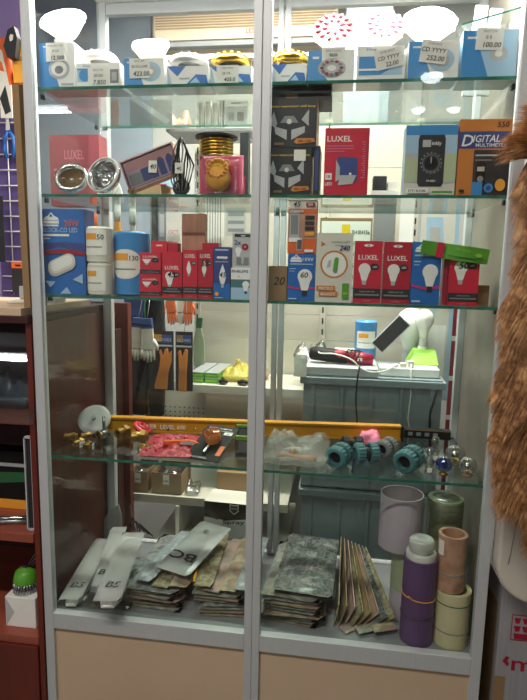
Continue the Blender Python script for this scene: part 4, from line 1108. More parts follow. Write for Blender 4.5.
zt2 = pile(.408, .200, .125, .290, 7, Z0, .0074, FP, 'in the pile left of the middle door frame', ['film_pack_warm', 'film_pack_pink', 'film_pack', 'film_pack_silver'], a0=3, s0=20, jx=.004)
# topmost loose packets
def slab(name, label, cat, x, y, z, w, l, t_, m, rz, seed, rx=0, ry=0, group=None, cr=.3, n=10):
    b = B(); b.pillow(w, l, t_, m, seed, n, int(n*1.5), cr)
    o = b.build(name, None, (x, y, z), (rx, ry, rz)); tag(o, label, cat, group); return o
mat('film_pack_dark', '#5c605e', .18, c2=['#4a4f50', '#7e8482', '#565b5a', '#969a96'], scale=34, coat=.8, contrast=(.35, .65), detail=9, bump=.5)
mat('film_blue', '#a4b0b4', .2, c2=['#8c989c', '#b9c3c4'], scale=30, coat=.6)
mat('film_olive', '#8f8765', .25, c2=['#776f52', '#a39b7a', '#7f7c6c'], scale=34, coat=.5)
loose = [(.150, -17, 'film_blue', 'pale bluish'), (.184, -14, 'film_pack_silver', 'silvery'), (.226, -9, 'film_blue', 'light blue grey'), (.262, -5, 'film_olive', 'olive beige'), (.300, -1, 'film_pack_warm', 'warm beige'),
         (.350, 3, 'film_olive', 'yellowish beige'), (.388, -4, 'film_pack_pink', 'pinkish'), (.424, -2, 'film_pack_warm', 'brownish'), (.458, -2, 'film_blue', 'pale grey green')]
for i, (x_, an_, m_, cn) in enumerate(loose):
    zz = (zt1 if x_ < .33 else zt2)+.003+(i % 3)*.0062
    if i < 2: zz = Z0+.020+.008*i
    slab('film_packet', f'{cn} narrow packet lying lengthwise, {["first", "second", "third", "fourth", "fifth", "sixth", "seventh", "eighth", "ninth"][i]} from the left of nine', 'packet', x_+.012, .200, zz, .047 if i < 8 else .040, .268, .0052, m_, R(an_), 300+i, group='narrow packets lying on the left piles', cr=.5)
t = B().box(-.003, .003, -.12, .12, 0, .0018, 'mustard').build('yellow_strip', None, (.330, .19, zt1+.0245), (0, 0, R(8)))
tag(t, 'thin yellow strip lying lengthwise among the packets', 'strip')
# grey BC bag on top
x, y = AZ(193, 548, zt2+.045)
t = thing('lettered_bag', 'grey plastic bag with upside down black letters lying on the packets', 'bag', (x+.006, y, zt2+.044), (R(11), 0, R(-20)))
b = B(); w, l = .098, .205
b.pillow(w, l, .011, 'pvc_grey', 71, 12, 18, .25, edge=.2); b.build('bag_body', t)
b = B(); b.T = Matrix.Translation((0, -.050, .0165)) @ Matrix.Rotation(PI, 4, 'Z') @ Matrix.Rotation(-PI/2, 4, 'X')
b.text('BC', 0, -.012, .029, 'black', y=0, w=.072, align='c'); b.T = Matrix.Translation((0, .06, .0155)) @ Matrix.Rotation(PI, 4, 'Z') @ Matrix.Rotation(-PI/2, 4, 'X')
b.text('2', 0, 0, .012, 'black', y=0, w=.016, align='c'); b.build('black_lettering', t)
# white wrapped tools on the left
def wrapped(px0, py0, px1, py1, z, w, label, mark=True, seed=0, up=R(14)):
    a = Vector((*AZ(px0, py0, z), 0)); c_ = Vector((*AZ(px1, py1, z), 0))
    d = c_-a; L = min(d.length, .275); ang = math.atan2(d.x, d.y); mid = (a+c_)/2
    t = thing('wrapped_tool', label, 'tool', (mid.x, mid.y, z), (up, 0, -ang), 'white wrapped tools in the left corner')
    b = B()
    # long tapering tray with blunt end
    ys = [-.5, -.40, -.25, .0, .25, .42, .5]; ws = [.55, .95, 1.0, .82, .80, .95, .75]; hs = [.35, .8, 1.0, .7, .7, .8, .5]
    vs = []; fs = []
    for yy, ww, hh in zip(ys, ws, hs):
        X = w/2*ww; H_t = .020*hh
        vs += [(-X, yy*L, 0), (-X*.92, yy*L, H_t*.7), (-X*.6, yy*L, H_t), (X*.6, yy*L, H_t), (X*.92, yy*L, H_t*.7), (X, yy*L, 0)]
    for i in range(len(ys)-1):
        for j in range(6):
            j2 = (j+1) % 6; fs.append((i*6+j, i*6+j2, (i+1)*6+j2, (i+1)*6+j))
    fs.append(tuple(range(6))[::-1]); fs.append(tuple((len(ys)-1)*6+j for j in range(6)))
    b.add(vs, fs, 'pvc_white'); b.build('white_body', t, bevel=.002)
    b = B(); b.pillow(w*1.12, L*1.04, .006, 'shrink', seed, 8, 16, .5, z0=.0205); b.build('clear_wrap', t)
    if mark:
        b = B(); b.T = Matrix.Translation((0, -.10*L/.3, .0275)) @ Matrix.Rotation(-PI/2, 4, 'X') @ Matrix.Identity(4)
        b.text('B5', 0, -.008, .022, 'ink', y=0, w=.030, align='c', shear=.2); b.build('dark_logo', t)
    return t
wrapped(70, 606, 104, 548, Z0+.010, .046, 'white wrapped tool lying nearest the left side glass', True, 81, R(2))
wrapped(100, 596, 120, 534, Z0+.050, .040, 'white wrapped tool in the middle of the three, mostly covered', True, 83, R(2))
wrapped(104, 612, 136, 540, Z0+.072, .054, 'white wrapped tool lying on top of the other two', True, 82, R(4))
for i, (px, py, s_, zz, w_, l_, lb) in enumerate(((78, 606, 91, 0, .10, .060, 'left'), (115, 607, 92, 0, .08, .05, 'right'))):
    x, y = AZ(px, py, Z0)
    slab('clear_bag', f'crumpled whitish clear bag at the front under the wrapped tools, {lb} one', 'bag', x, max(y, .062), Z0+.001, w_, l_, .010, 'film', R(10*i), s_, cr=.8, group='crumpled bags at the front left')
# grey leaf shaped plastic sheet standing at the back
x, z = P(107, 545, .33)
b = B(); pts = [(-.035, .0), (.035, .0), (.036, .04), (.030, .09), (.018, .125), (-.002, .110), (-.022, .075), (-.034, .035)]
b.prism(pts, 0, .004, 'pvc_grey')
tag(b.build('plastic_scoop', None, (x-.002, .352, Z0+.0008), (0, R(6), 0)), 'grey curved plastic sheet standing upright at the back left', 'plastic sheet')
b = B()
for i in range(4): b.tube([(-.02+.006*i, 0, .0), (-.028+.010*i, -.01, .03), (-.012+.012*i, -.03-.004*i, .055-.006*i), (.020+.012*i, -.050, .030-.005*i)], .0018, 'black', 6)
tag(b.build('black_wires', None, (PX(138, 540, .33), .350, Z0+.046)), 'few thin black wires curling up behind the white wrapped tools', 'wire')
# ---- right compartment
RP = 'flat film packets in the right compartment'
zr = pile(.594, .200, .145, .300, 9, Z0, .0074, RP, 'in the pile right of the middle door frame', ['film_pack_warm', 'film_pack_silver', 'film_pack'], a0=-5, s0=40, jx=.004, ja=4)
slab('film_packet', 'big silvery grey patterned bag lying on top of the right pile', 'bag', .614, .205, zr+.005, .140, .285, .014, 'film_pack_dark', R(-3), 66, ry=R(2), group=RP, cr=.5, n=16)
# fanned paper packs
FAN = 'fanned paper packs in the right compartment'
fm = ['film_pack_warm', 'kraft', 'film_pack_pink', 'film_pack_warm', 'paper_warm', 'film_pack', 'film_pack_warm', 'paper_warm']
mat('paper_warm', '#927d5d', .6, c2='#7c684c', scale=18, stretch=(8, 1, 1))
fm = ['film_olive', 'paper_warm', 'film_pack_pink', 'film_olive', 'paper_warm', 'film_pack_warm', 'film_pack_dark', 'film_olive']
for i in range(8):
    # each pack is hinged at the far end, spreads towards the front and leans to the right
    pa = Vector((.683+i*.0125, .066+.004*(i % 3), 0)); pb = Vector((.690+i*.0062, .345, 0)); d = pb-pa; L = d.length
    b = B(); ln = .010+.0062*i; hh_ = .056-.0035*i
    b.add([(-.0013, -L/2, 0), (.0013, -L/2, 0), (.0013, L/2, 0), (-.0013, L/2, 0), (-.0013+ln, -L/2, hh_), (.0013+ln, -L/2, hh_), (.0013+ln*.6, L/2, hh_+.028), (-.0013+ln*.6, L/2, hh_+.028)],
          [(0, 3, 2, 1), (4, 5, 6, 7), (0, 1, 5, 4), (1, 2, 6, 5), (2, 3, 7, 6), (3, 0, 4, 7)], fm[i])
    m_ = (pa+pb)/2
    o = b.build('paper_pack', None, (m_.x, m_.y, Z0+.0008), (0, 0, -math.atan2(d.x, d.y)))
    tag(o, f'thin paper pack standing on edge in the fan, {["first", "second", "third", "fourth", "fifth", "sixth", "seventh", "eighth"][i]} from the left', 'paper pack', FAN)
for i, (px, py, m_, rz) in enumerate(((352, 628, 'film_pack_pink', 38), (368, 634, 'film_pack', 28), (385, 640, 'film_pack_warm', 22))):
    x, y = AZ(px, py, Z0+.004*(i+1))
    slab('film_packet', f'small glossy colourful packet at the front below the fan, {["left", "middle", "right"][i]} of three', 'packet', x, max(y, .056)+.006, Z0+.001+.0062*i, .058, .028, .0055, m_, R(rz), 95+i, cr=.2, group='small glossy packets at the front')
# rolls standing at the right
def film_roll(px0, px1, pyt, pyb, Y, parts, label, base=None, wall=.76, group='rolls of adhesive film'):
    """parts: list of (fraction height, colour)"""
    z0 = (Z0 if base is None else base)+.0008
    pm = (pyt+pyb)/2
    x0, x1 = PX(px0, pm, Y), PX(px1, pm, Y); r = (x1-x0)/2
    H = PZ((px0+px1)/2, pyt, Y)-z0
    t = thing('film_roll', label, 'roll', ((x0+x1)/2, Y+r*.5, z0), None, group)
    z = 0
    for f, m_, nm in parts:
        b = B(); zz = z+f*H-.0004
        b.lathe([(r, z+.0002), (r, zz)], m_, 40)
        b.lathe([(r*wall, zz), (r, zz)], m_, 40, False); b.lathe([(r, z+.0002), (r*wall, z+.0002)], m_, 40, False)
        dp = min(.05, (zz-z)*.6); b.lathe([(r*wall, zz-dp), (r*wall, zz)][::-1], m_, 40)
        b.disc(r*wall, zz-dp, 'kraft', 30)
        b.build(nm, t); z += f*H
    return t, r, H
mat('film_lilac', '#beb4be', .4, coat=.3, c2='#aea4b0', scale=6)
mat('film_cream', '#d9cfa8', .4, coat=.3, c2='#c7bf92', scale=9)
mat('film_brown', '#a87a62', .35, coat=.3, c2=['#c2977c', '#8d6050'], scale=22, contrast=(.3, .7))
mat('film_green', '#9aa37e', .25, coat=.5, c2=['#7c8a66', '#b7bc9c'], scale=14, stretch=(1, 1, 4))
mat('film_mint', '#9fae8e', .4, coat=.3)
t, r, H = film_roll(402, 436, 560, 655, .040, [(1, 'purple', 'purple_sheet')], 'tall purple film roll with a white collar at the front')
b = B(); b.cyl(r*.90, H-.014, H+.014, 'pvc_white', 30, bev=.002); b.build('white_collar', t)
b = B(); b.cyl(r*.74, H+.0145, H+.042, 'pvc_white', 30, bev=.003); b.lathe([(r*.5, H+.0425), (r*.3, H+.0428)], 'lgrey', 20); b.build('white_inner_roll', t)
b = B()
for hh, tl in ((.50, 5), (.30, -2)):
    b.T = Matrix.Translation((0, 0, H*hh*1.1)) @ Matrix.Rotation(R(tl), 4, 'Y'); b.torus(r*1.012, .0012, 'amber' if hh == .5 else 'dark', 36, 6)
b.T = Matrix.Identity(4); b.tube([(-r*.6, -r*.85, H*.56), (-r*.75, -r*.9, H*.60), (-r*.5, -r*.95, H*.58)], .0012, 'amber')
b.build('rubber_band', t)
t, r2, H2 = film_roll(434.5, 471, 592, 655, .045, [(.30, 'film_cream', 'lower_roll'), (.70, 'film_cream', 'upper_roll')], 'short cream film roll in the right corner')
b = B()
for hh in (.29, .80): b.T = Matrix.Translation((0, 0, H2*hh)); b.torus(r2*1.005, .0012, 'dkgreen' if hh > .5 else 'grey', 36, 6)
b.build('rubber_band', t)
zt = Z0+H2+.0016
t, r3, H3 = film_roll(438, 467.5, 536, 592, .048, [(1, 'film_brown', 'brown_sheet')], 'brown marble film roll standing on the cream roll', base=zt)
b = B(); b.T = Matrix.Translation((0, 0, H3*.33)) @ Matrix.Rotation(R(-3), 4, 'Y'); b.torus(r3*1.01, .0012, 'grey', 36, 6); b.build('rubber_band', t)
b = B(); b.lathe([(r3*1.004, H3*.65), (r3*1.004, H3*.92)], 'paper', 6, arc=(-PI*.93, -PI*.75)); b.build('paper_label', t)
# back rolls
t, r4, H4 = film_roll(390, 418, 549, 640, .125, [(.42, 'film_lilac', 'lilac_base'), (.58, 'film_mint', 'mint_band')], 'lilac and mint film roll behind the purple one, under the wide lilac roll')
film_roll(380, 424, 497, 549, .118, [(1, 'film_lilac', 'lilac_sheet')], 'wide open lilac white roll standing on the lilac and mint roll', wall=.95, base=Z0+H4+.0020)
t, r5, H5 = film_roll(425, 460, 500, 640, .155, [(.70, 'film_green', 'lower_sheet'), (.30, 'film_green', 'upper_sheet')], 'greenish roll wrapped in clear plastic in the back right corner')
b = B(); b.lathe([(r5*1.04, H5*.68), (r5*1.05, H5*.97), (r5*.9, H5*1.01), (r5*.2, H5*1.005)], 'film', 30); b.build('clear_wrap', t)
# ================================================================ SHOP BEHIND THE CABINET
# white shop rack: back panels, slotted uprights
YB = 1.02
rk = thing('shop_rack', 'white metal shop rack with slotted uprights behind the glass cabinet', 'shop rack', (0, YB, 0))
def rp(x0, x1, z0, z1, m, nm, y0=0, y1=.01): return B().box(x0, x1, y0, y1, z0, z1, m).build(nm, rk)
xL = PX(198, 350, YB); xM = PX(322, 340, YB); xR = PX(408, 340, YB)
zs = [.30, PZ(260, 425, YB)+.0, PZ(260, 338, YB), PZ(260, 318, YB)+.02, 1.62, 1.86, 2.02]
for x0, x1 in ((xL, xM), (xM+.0, xR)):
    for i in range(len(zs)-1):
        rp(x0+.012, x1-.012, zs[i]+.001, zs[i+1]-.001, 'shelf_white' if i != 0 else 'perfo', 'back_panel')
mat('slot', '#1c1c1c', .8)
for x in (xL, xM, xR):
    b = B(); b.box(x-.011, x+.011, -.012, .012, .0, 2.03, 'shelf_white'); z = .4
    while z < 2.0:
        b.box(x-.003, x+.003, -.0126, -.0121, z, z+.022, 'slot'); z += .042
    b.build('slotted_upright', rk)
def rack_shelf(x0, x1, z, d, t_=.028):
    b = B(); b.box(x0+.002, x1-.002, -d, -.014, z-t_, z, 'shelf_white'); b.build('rack_shelf', rk)
# shelf in the gap between shelf 3 and shelf 4
YF = .74
zA = PZ(260, 388, YF); 
xa = PX(183, 390, YF)
rack_shelf(xa, xM-.002, zA, YB-YF)
_xr = PX(300, 380, .60)-.004
rack_shelf(xM+.002, _xr, zA, YB-YF) if _xr > xM+.02 else None
# lower rack shelf with the small cartons
zB_ = PZ(180, 497, .62)
xb0 = PX(126, 497, .62)
b = B(); b.box(xb0, .52, .62-YB, -.014, zB_-.028, zB_, 'shelf_white'); b.build('rack_shelf', rk)
# third, lowest board
zC = PZ(180, 540, .62)
b = B(); b.box(PX(142, 530, .5), .52, .49-YB, -.014, zC-.03, zC-.002, 'offwhite'); b.build('rack_shelf', rk)
b = B(); b.box(PX(178, 520, .64), PX(178, 520, .64)+.012, .61-YB, .40-.1, zC, zB_-.03, 'offwhite'); b.build('divider', rk)
# perforated panel visible at the left of the rack
x0, x1 = PX(146, 408, .98), PX(206, 408, .98); z0, z1 = PZ(170, 424, .98), PZ(170, 380, .98)
b = B(); b.box(x0, x1, -.05, -.044, z0-.05, z1, 'shelf_white')
for i in range(13):
    for j in range(6):
        xx = x0+.008+i*(x1-x0-.016)/12; zz = z0-.02+j*.019
        b.add([(xx-.0026, -.0504, zz-.0026), (xx+.0026, -.0504, zz-.0026), (xx+.0026, -.0504, zz+.0026), (xx-.0026, -.0504, zz+.0026)], [(0, 1, 2, 3)], 'slot')
b.build('perforated_panel', rk)
# wide beige wall air unit high up
yA = 1.45
x0, x1 = PX(153, 30, yA), PX(338, 30, yA); z1, z0 = PZ(200, 12, yA), PZ(200, 46, yA)
mat('ac_beige', '#cdbda3', .5)
ac = thing('air_conditioner', 'long beige wall mounted air conditioner seen over the top shelf', 'air conditioner', ((x0+x1)/2, yA, z0))
w = x1-x0; h = z1-z0
b = B(); b.box(-w/2, w/2, 0, .2095, .02, h, 'ac_beige'); b.build('body', ac, bevel=.006)
b = B()
for i in range(7): b.box(-w/2+.01, w/2-.01, -.003, -.0005, h*.52+i*.011, h*.52+.005+i*.011, 'carton')
b.build('air_grille', ac)
b = B(); b.box(-w/2+.01, w/2-.01, -.010, -.0005, h*.16, h*.46, 'ac_beige'); b.text('LESSAR', w*.015, h*.30, .022, 'deepred', y=-.0108, w=.09); b.build('front_panel', ac, bevel=.002)
b = B(); b.box(-w/2+.02, w/2-.02, -.012, .03, -.004, .016, 'grey'); b.build('louver', ac)
# grey blue back wall boards of the shop behind the rack
mat('wall_blue', '#93a0ab', .7)
struct(B().box(PX(22, 30, 1.6), PX(152, 30, 1.6), 1.58, 1.60, 1.30, 2.75, 'wall_blue').build('trim_1'))
struct(B().box(PX(23, 30, 1.66), 1.8, 1.66, 1.68, 0, 2.75, 'wall_grey').build('wall_partition'))
struct(B().box(PX(346, 30, 1.3), PX(392, 30, 1.3), 1.30, 1.34, 1.2, 2.74, 'wall_blue').build('trim_2'))

# ---- things on the rack shelf: green boxes, yellow bag, dark bits
GB = 'green and white boxes on the rack shelf'
YS = .78; 
for i, (px0, px1, lb) in enumerate(((190.5, 204, 'left'), (205, 219, 'right'))):
    for lv in (0, 1):
        xx0, xx1 = PX(px0, 376, YS), PX(px1, 376, YS); w = xx1-xx0-.002
        b = B(); b.box(-w/2, w/2, 0, .20, 0, .016, 'green'); b.box(-w/2, w/2, .0, .20, .016, .0185, 'lgrey'); b.box(-w/2+.002, w/2-.002, -.0004, 0, .006, .011, 'lime')
        tag(b.build('green_box', None, ((xx0+xx1)/2, YS-.005, zA+.0008+lv*.0192), (0, 0, R(-2))), f'flat long green and grey box on the white rack shelf, {lb} stack, {"upper" if lv else "lower"} one', 'box', GB)
x, z = P(238, 370, .86)
b = B(); b.pillow(.085, .08, .055, 'yellow_film' if 0 else 'clear_yellow' if 'clear_yellow' in MATS else 'yellow', 101, 16, 16, .9)
mat('yellow_bag', '#d9c75a', .35, alpha=.8)
b.mats = ['yellow_bag']
b2 = B(); b2.pillow(.10, .10, .045, 'yellow_bag', 101, 16, 16, .8)
b2.lathe([(.034, .028), (.016, .052), (.006, .066), (.011, .078), (.0001, .075)], 'yellow_bag', 12)
o = tag(b2.build('yellow_bag', None, (x, .86, zA+.0008)), 'crumpled yellow plastic bag with a knotted top on the white rack shelf', 'bag')
x = PX(256, 372, .80)
b = B(); b.pillow(.06, .07, .034, 'film_pack_warm', 103, 10, 10, .6)
tag(b.build('sweets_bag', None, (x+.004, .90, zA+.0008)), 'brownish bag behind the dark parts beside the yellow bag', 'bag')
for i, (px, w_, lb) in enumerate(((223, .030, 'left'), (243, .040, 'right'))):
    x = PX(px, 384, .765)
    b = B()
    b.tube([(-w_/2, 0, .006), (-w_*.1, .006, .012), (w_/2, 0, .007)], [.006, .008, .005], 'black', 8); b.tube([(-w_/3, -.008, .004), (w_/3, -.01, .004)], .004, 'dark', 8)
    b.torus(.008, .002, 'black', 14, 6, z=.006)
    tag(b.build('black_fitting', None, (x, .768, zA+.0010)), f'small heap of black parts at the front edge of the white rack shelf, {lb} one', 'part', 'black parts on the rack shelf')
# cartons on the lower rack shelf
for i, (px0, px1, pyt, m_, lb) in enumerate(((128, 147, 468, 'carton', 'left brown open cardboard box with a label behind the fourth shelf'), (151, 181, 468, 'carton', 'wide brown cardboard box with a white sticker behind the fourth shelf'))):
    xx0, xx1 = PX(px0, 480, .63), PX(px1, 480, .63); w = xx1-xx0; h = PZ(165, pyt+6, .63)-zB_
    t = thing('cardboard_box', lb, 'box', ((xx0+xx1)/2, .635, zB_+.0008))
    b = B(); tt = .002
    b.box(-w/2, w/2, 0, tt, 0, h, m_); b.box(-w/2, w/2, .12, .12+tt, 0, h, m_); b.box(-w/2, -w/2+tt, tt, .12, 0, h, m_); b.box(w/2-tt, w/2, tt, .12, 0, h, m_); b.box(-w/2, w/2, 0, .12, 0, tt, m_)
    b.build('box_body', t)
    b = B(); b.box(-.012, .010, -.0012, -.0004, h*.45, h*.92, 'paper'); b.rect if 0 else None; b.box(-.010, .008, -.0016, -.0013, h*.6, h*.65, 'grey'); b.build('label', t)
    b = B(); b.pillow(w*.86, .10, .03, 'film', 110+i, 8, 8, .6, z0=h*.55); b.T = Matrix.Translation((0, .06, 0)); b.v = [(x_, y_+.06, z_) for x_, y_, z_ in b.v]; b.build('bagged_contents', t)
x = PX(193, 492, .66)
b = B(); b.pillow(.05, .06, .03, 'film', 120, 10, 10, .7); b.box(-.016, .014, -.031, -.028, .004, .018, 'paper')
for i in range(5): b.tube([(-.018+.008*i, -.02, .006), (-.016+.008*i, .02, .016)], .0022, 'steel', 6)
tag(b.build('clear_bag', None, (x, .665, zB_+.0008), (0, 0, R(6))), 'clear bag of silver screws with a white card on the lower rack shelf', 'bag')
# spray carton
x0, x1 = PX(204, 502, .505), PX(250, 502, .505); zt = PZ(225, 503, .505)
w = x1-x0; hz = zt-zC+.0015
t = thing('spray_carton', 'black and white carton printed with a shield and the word Spray', 'carton', ((x0+x1)/2, .505, zt-hz-.0), (0, 0, R(-3)))
b = B(); b.box(-w/2, w/2, 0, .10, 0, hz, 'black'); b.box(-w/2, w/2, 0, .10, hz+.0002, hz+.001, 'offwhite')
a = Art(b, w, hz)
a.poly([(0, 0), (1, 0), (1, .77), (.5, .71), (0, .74)], 'white'); a.poly([(.56, .99), (.66, .975), (.76, .99), (.76, .88), (.66, .82), (.56, .88)], 'offwhite')
a.poly([(.58, .97), (.66, .96), (.74, .97), (.74, .885), (.66, .835), (.58, .885)], 'black'); a.rect(.56, .905, .76, .935, 'grey'); a.poly([(.0, .82), (.30, .70), (.30, .78), (.1, .9)], 'dark')
a.text('Spray', .66, .645, .085, 'black', w=.48, rot=.08)
b.build('carton_body', t)
# support under spray carton (it stands on the third board)
x0, x1 = PX(220, 480, .75), PX(258, 480, .75)
tag(B().box(x0, x1, .70, .85, zB_+.0008, PZ(240, 468, .75), 'carton').build('cardboard_box', None), 'plain brown cardboard box standing behind the black and white spray carton', 'box')

# ---- gloves and goods hanging left of the rack
YG = .70
bar = thing('hanging_rail', 'dark metal rail carrying the hanging gloves', 'rail', (PX(160, 300, YG), YG+.05, 1.46))
b = B(); b.tube([(-.14, 0, 0), (.20, 0, 0)], .005, 'alu_dark', 8); b.build('bar', bar)
b = B(); b.tube([(-.135, 0, 0), (-.135, .18, 0)], .004, 'alu_dark', 8); b.tube([(.19, 0, 0), (.19, .16, 0)], .004, 'alu_dark', 8); b.build('wall_bracket', bar)
mat('glove_white', '#c9c3b6', .8, c2='#b5ad9e', scale=30); mat('glove_orange', '#d8822e', .6); mat('navy_cloth', '#23345f', .85, c2='#2b4f93', scale=6); mat('black_cloth', '#1a1a1c', .9)
def hand_tubes(b, w, h, m, n=4, thumb=1, r=None, flip=False):
    """a hanging glove, fingers down: one shape, x centred, top at z=0"""
    r = w*.13
    s_ = -1
    vs = []
    b.prism([(-w*.40, 0), (w*.40, 0), (w*.42, -h*.35), (w*.48, -h*.58), (-w*.48, -h*.58), (-w*.42, -h*.35)], -.008, .008, m)
    for i in range(n):
        x = -w*.36+w*.72*i/(n-1); L = h*(.40-.05*abs(i-1.4))
        b.tube([(x, 0, -h*.55), (x*1.08, -.002, -h*.55-L*.6), (x*1.12, -.004, -h*.56-L)], [r, r*.95, r*.7], m, 10)
    b.tube([(thumb*w*.42, 0, -h*.32), (thumb*w*.68, -.002, -h*.48), (thumb*w*.72, -.004, -h*.62)], [r*1.1, r, r*.7], m, 10)
for i, (px, dy, lb) in enumerate(((139, -.012, 'left'), (151, -.034, 'right'))):
    x = PX(px, 335, YG); zt = PZ(150, 327, YG); zb = PZ(150, 358, YG); h = zt-zb
    t = thing('work_glove', f'white work glove with a dark blue cuff hanging behind the third shelf, {lb} one', 'glove', (x, YG+dy, zt), (0, R(3-6*i), 0), 'white work gloves')
    b = B(); hand_tubes(b, .044, h*1.15, 'glove_white', thumb=-1 if i == 0 else 1); b.build('hand', t)
    b = B(); b.prism([(-.019, -.001), (.019, -.001), (.017, .032), (-.017, .032)], -.0085, .0085, 'navy_cloth'); b.prism([(-.0185, .006), (.0185, .006), (.018, .013), (-.018, .013)], -.0092, .0092, 'black'); b.build('cuff', t)
    b = B(); b.tube([(0, 0, .032), (0, .02, .06), (0, .05-dy, 1.463-zt)], .0012, 'steel', 5); b.build('hook', t)
x = PX(143, 330, YG-.03)
b = B(); b.tube([(.002, 0, .10), (0, 0, .02), (.002, -.002, -.06), (.0, 0, -.11)], .0022, 'dkgreen', 6); b.tube([(.003, 0, .10), (.003, .05, .105)], .0015, 'dkgreen', 6)
tag(b.build('nylon_string', None, (x+.006, YG-.03, 1.36)), 'thin green cord hanging in front of the white gloves', 'cord')
# orange gloves packs
mat('pack_black', '#17181a', .3, coat=.4)
for i, (px0, px1, lb) in enumerate(((153, 174, 'left'), (176, 193, 'right'))):
    x0, x1 = PX(px0, 360, YG), PX(px1, 360, YG); zt = PZ(170, 331, YG); zb = PZ(170, 390, YG); h = zt-zb; w = x1-x0
    t = thing('glove_pack', f'black hanging pack with an orange rubber glove, {lb} one', 'glove pack', ((x0+x1)/2, YG-.005, zt), None, 'orange glove packs')
    b = B(); b.box(-w/2, w/2, 0, .004, -h, 0, 'pack_black'); a = Art(b, w, h, z0=-h)
    a.rect(.05, .82, .45, .94, 'mustard' if i == 0 else 'kraft'); a.rect(.5, .80, .92, .94, 'navy'); a.rect(.04, .74, .95, .77, 'lgrey'); a.text('GLOVES', .5, .83, .05, 'lgrey', w=.8)
    a.rect(.08, .60, .2, .66, 'deepred')
    b.build('card', t)
    g = B(); gx = .0; sgn = 1 if i == 0 else -1
    def gp(L): return [(u*w-w/2, v*h-h) for u, v in L]
    g.prism(gp([(.10, .02), (.12, .10), (.35, .40), (.40, .56), (.34, .66), (.42, .70), (.52, .58), (.62, .70), (.74, .72), (.80, .62), (.92, .68), (.94, .50), (.78, .30), (.72, .02)] if i == 0 else [(.18, .0), (.22, .35), (.20, .68), (.32, .70), (.40, .58), (.60, .72), (.74, .70), (.72, .50), (.66, .30), (.66, .0)]), -.008, -.0008, 'glove_orange')
    g.build('orange_glove', t, bevel=.002)
    b = B(); b.tube([(0, 0, -.001), (0, .02, .03), (0, .05, 1.463-zt)], .0012, 'steel', 5); b.build('hook', t)
# red and black gloves above
for i, (px, m1, m2, lb) in enumerate(((170, 'orange', 'black', 'left'), (180, 'offwhite', 'black', 'middle'), (190, 'orange', 'dark', 'right'))):
    x = PX(px, 312, .78); zt = PZ(180, 292, .78); zb = PZ(180, 324, .78)
    t = thing('work_glove', f'orange and black work glove under the third shelf, {lb} of three', 'glove', (x, .775+.024*(i % 2), zt), (0, R(-6+5*i), 0), 'orange and black work gloves')
    b = B(); hand_tubes(b, .034, (zt-zb)*1.1, m1, thumb=1 if i else -1); b.build('hand', t)
    b = B(); b.prism([(-.016, -.001), (.016, -.001), (.014, .03), (-.014, .03)], -.0085, .0085, m2); b.build('cuff', t)
    b = B(); b.tube([(0, 0, .028), (0, .04, 1.462-zt)], .0012, 'steel', 5); b.build('hook', t)
# blue goods at the very left of the rail and the dark trousers
x = PX(133, 330, .86)
b = B(); b.prism([(-.030, 0), (.034, 0), (.040, -.10), (.024, -.16), (.0, -.15), (-.034, -.17), (-.040, -.08)], -.012, .012, 'navy_cloth'); b.prism([(-.012, .0), (.020, 0), (.020, -.075), (-.012, -.075)], -.0135, -.0125, 'lgrey')
tag(b.build('folded_cloth', None, (x, .885, 1.455), None, bevel=.003), 'dark blue hanging cloth with a grey label behind the white gloves', 'cloth')
x = PX(146, 395, .92)
b = B(); b.prism([(-.060, 0), (.062, 0), (.072, -.22), (.060, -.46), (.008, -.46), (.0, -.18), (-.01, -.46), (-.062, -.46), (-.070, -.2)], -.018, .018, 'black_cloth')
tag(b.build('hanging_trousers', None, (x, .95, 1.36), None, bevel=.006), 'black cloth trousers hanging below the gloves', 'trousers')
x = PX(197, 340, .90)
b = B(); b.prism([(-.010, 0), (.010, 0), (.022, -.05), (.024, -.13), (.008, -.17), (-.020, -.14), (-.022, -.05)], -.006, .006, 'film_mint')
b.prism([(-.011, .0), (.011, 0), (.014, .04), (-.010, .04)], -.007, .007, 'dkgreen')
tag(b.build('work_glove', None, (x, .93, PZ(197, 328, .93)), None, bevel=.003), 'pale green glove hanging against the rack upright', 'glove')

# ---- crates and goods on them
def crate(x0, x1, y0, y1, z0, z1, label):
    t = thing('plastic_crate', label, 'crate', ((x0+x1)/2, (y0+y1)/2, z0), None, 'grey blue plastic crates')
    w = (x1-x0)/2; d = (y1-y0)/2; h = z1-z0; tt = .004
    b = B(); b.box(-w, w, -d, -d+tt, 0, h, 'crate_blue'); b.box(-w, w, d-tt, d, 0, h, 'crate_blue'); b.box(-w, -w+tt, -d+tt, d-tt, 0, h, 'crate_blue'); b.box(w-tt, w, -d+tt, d-tt, 0, h, 'crate_blue'); b.box(-w, w, -d, d, 0, tt, 'crate_blue')
    b.build('crate_body', t)
    b = B(); b.box(-w-.010, w+.010, -d-.012, -d-.0005, h-.022, h, 'crate_blue'); b.box(-w-.010, w+.010, d+.0005, d+.012, h-.022, h, 'crate_blue'); b.box(-w-.012, -w-.0005, -d, d, h-.022, h, 'crate_blue'); b.box(w+.0005, w+.012, -d, d, h-.022, h, 'crate_blue')
    b.build('rim', t, bevel=.002)
    b = B()
    for i in range(5):
        x = -w+.03+i*(2*w-.06)/4; b.box(x-.005, x+.005, -d-.007, -d-.0005, .01, h-.024, 'crate_blue')
    b.build('rib', t)
    b = B(); b.box(-w, w, -d, d, h+.0004, h+.004, 'crate_blue'); b.build('lid', t)
    return t
YC = .60
xc0, xc1 = PX(300, 380, YC)+.012, PX(447, 380, YC)-.012
zc1 = PZ(370, 379, YC); 
zc_mid = PZ(345, 491, YC)
crate(xc0, xc1, YC, YC+.32, zc_mid+.006, zc1, 'upper grey blue plastic crate behind the cabinet')
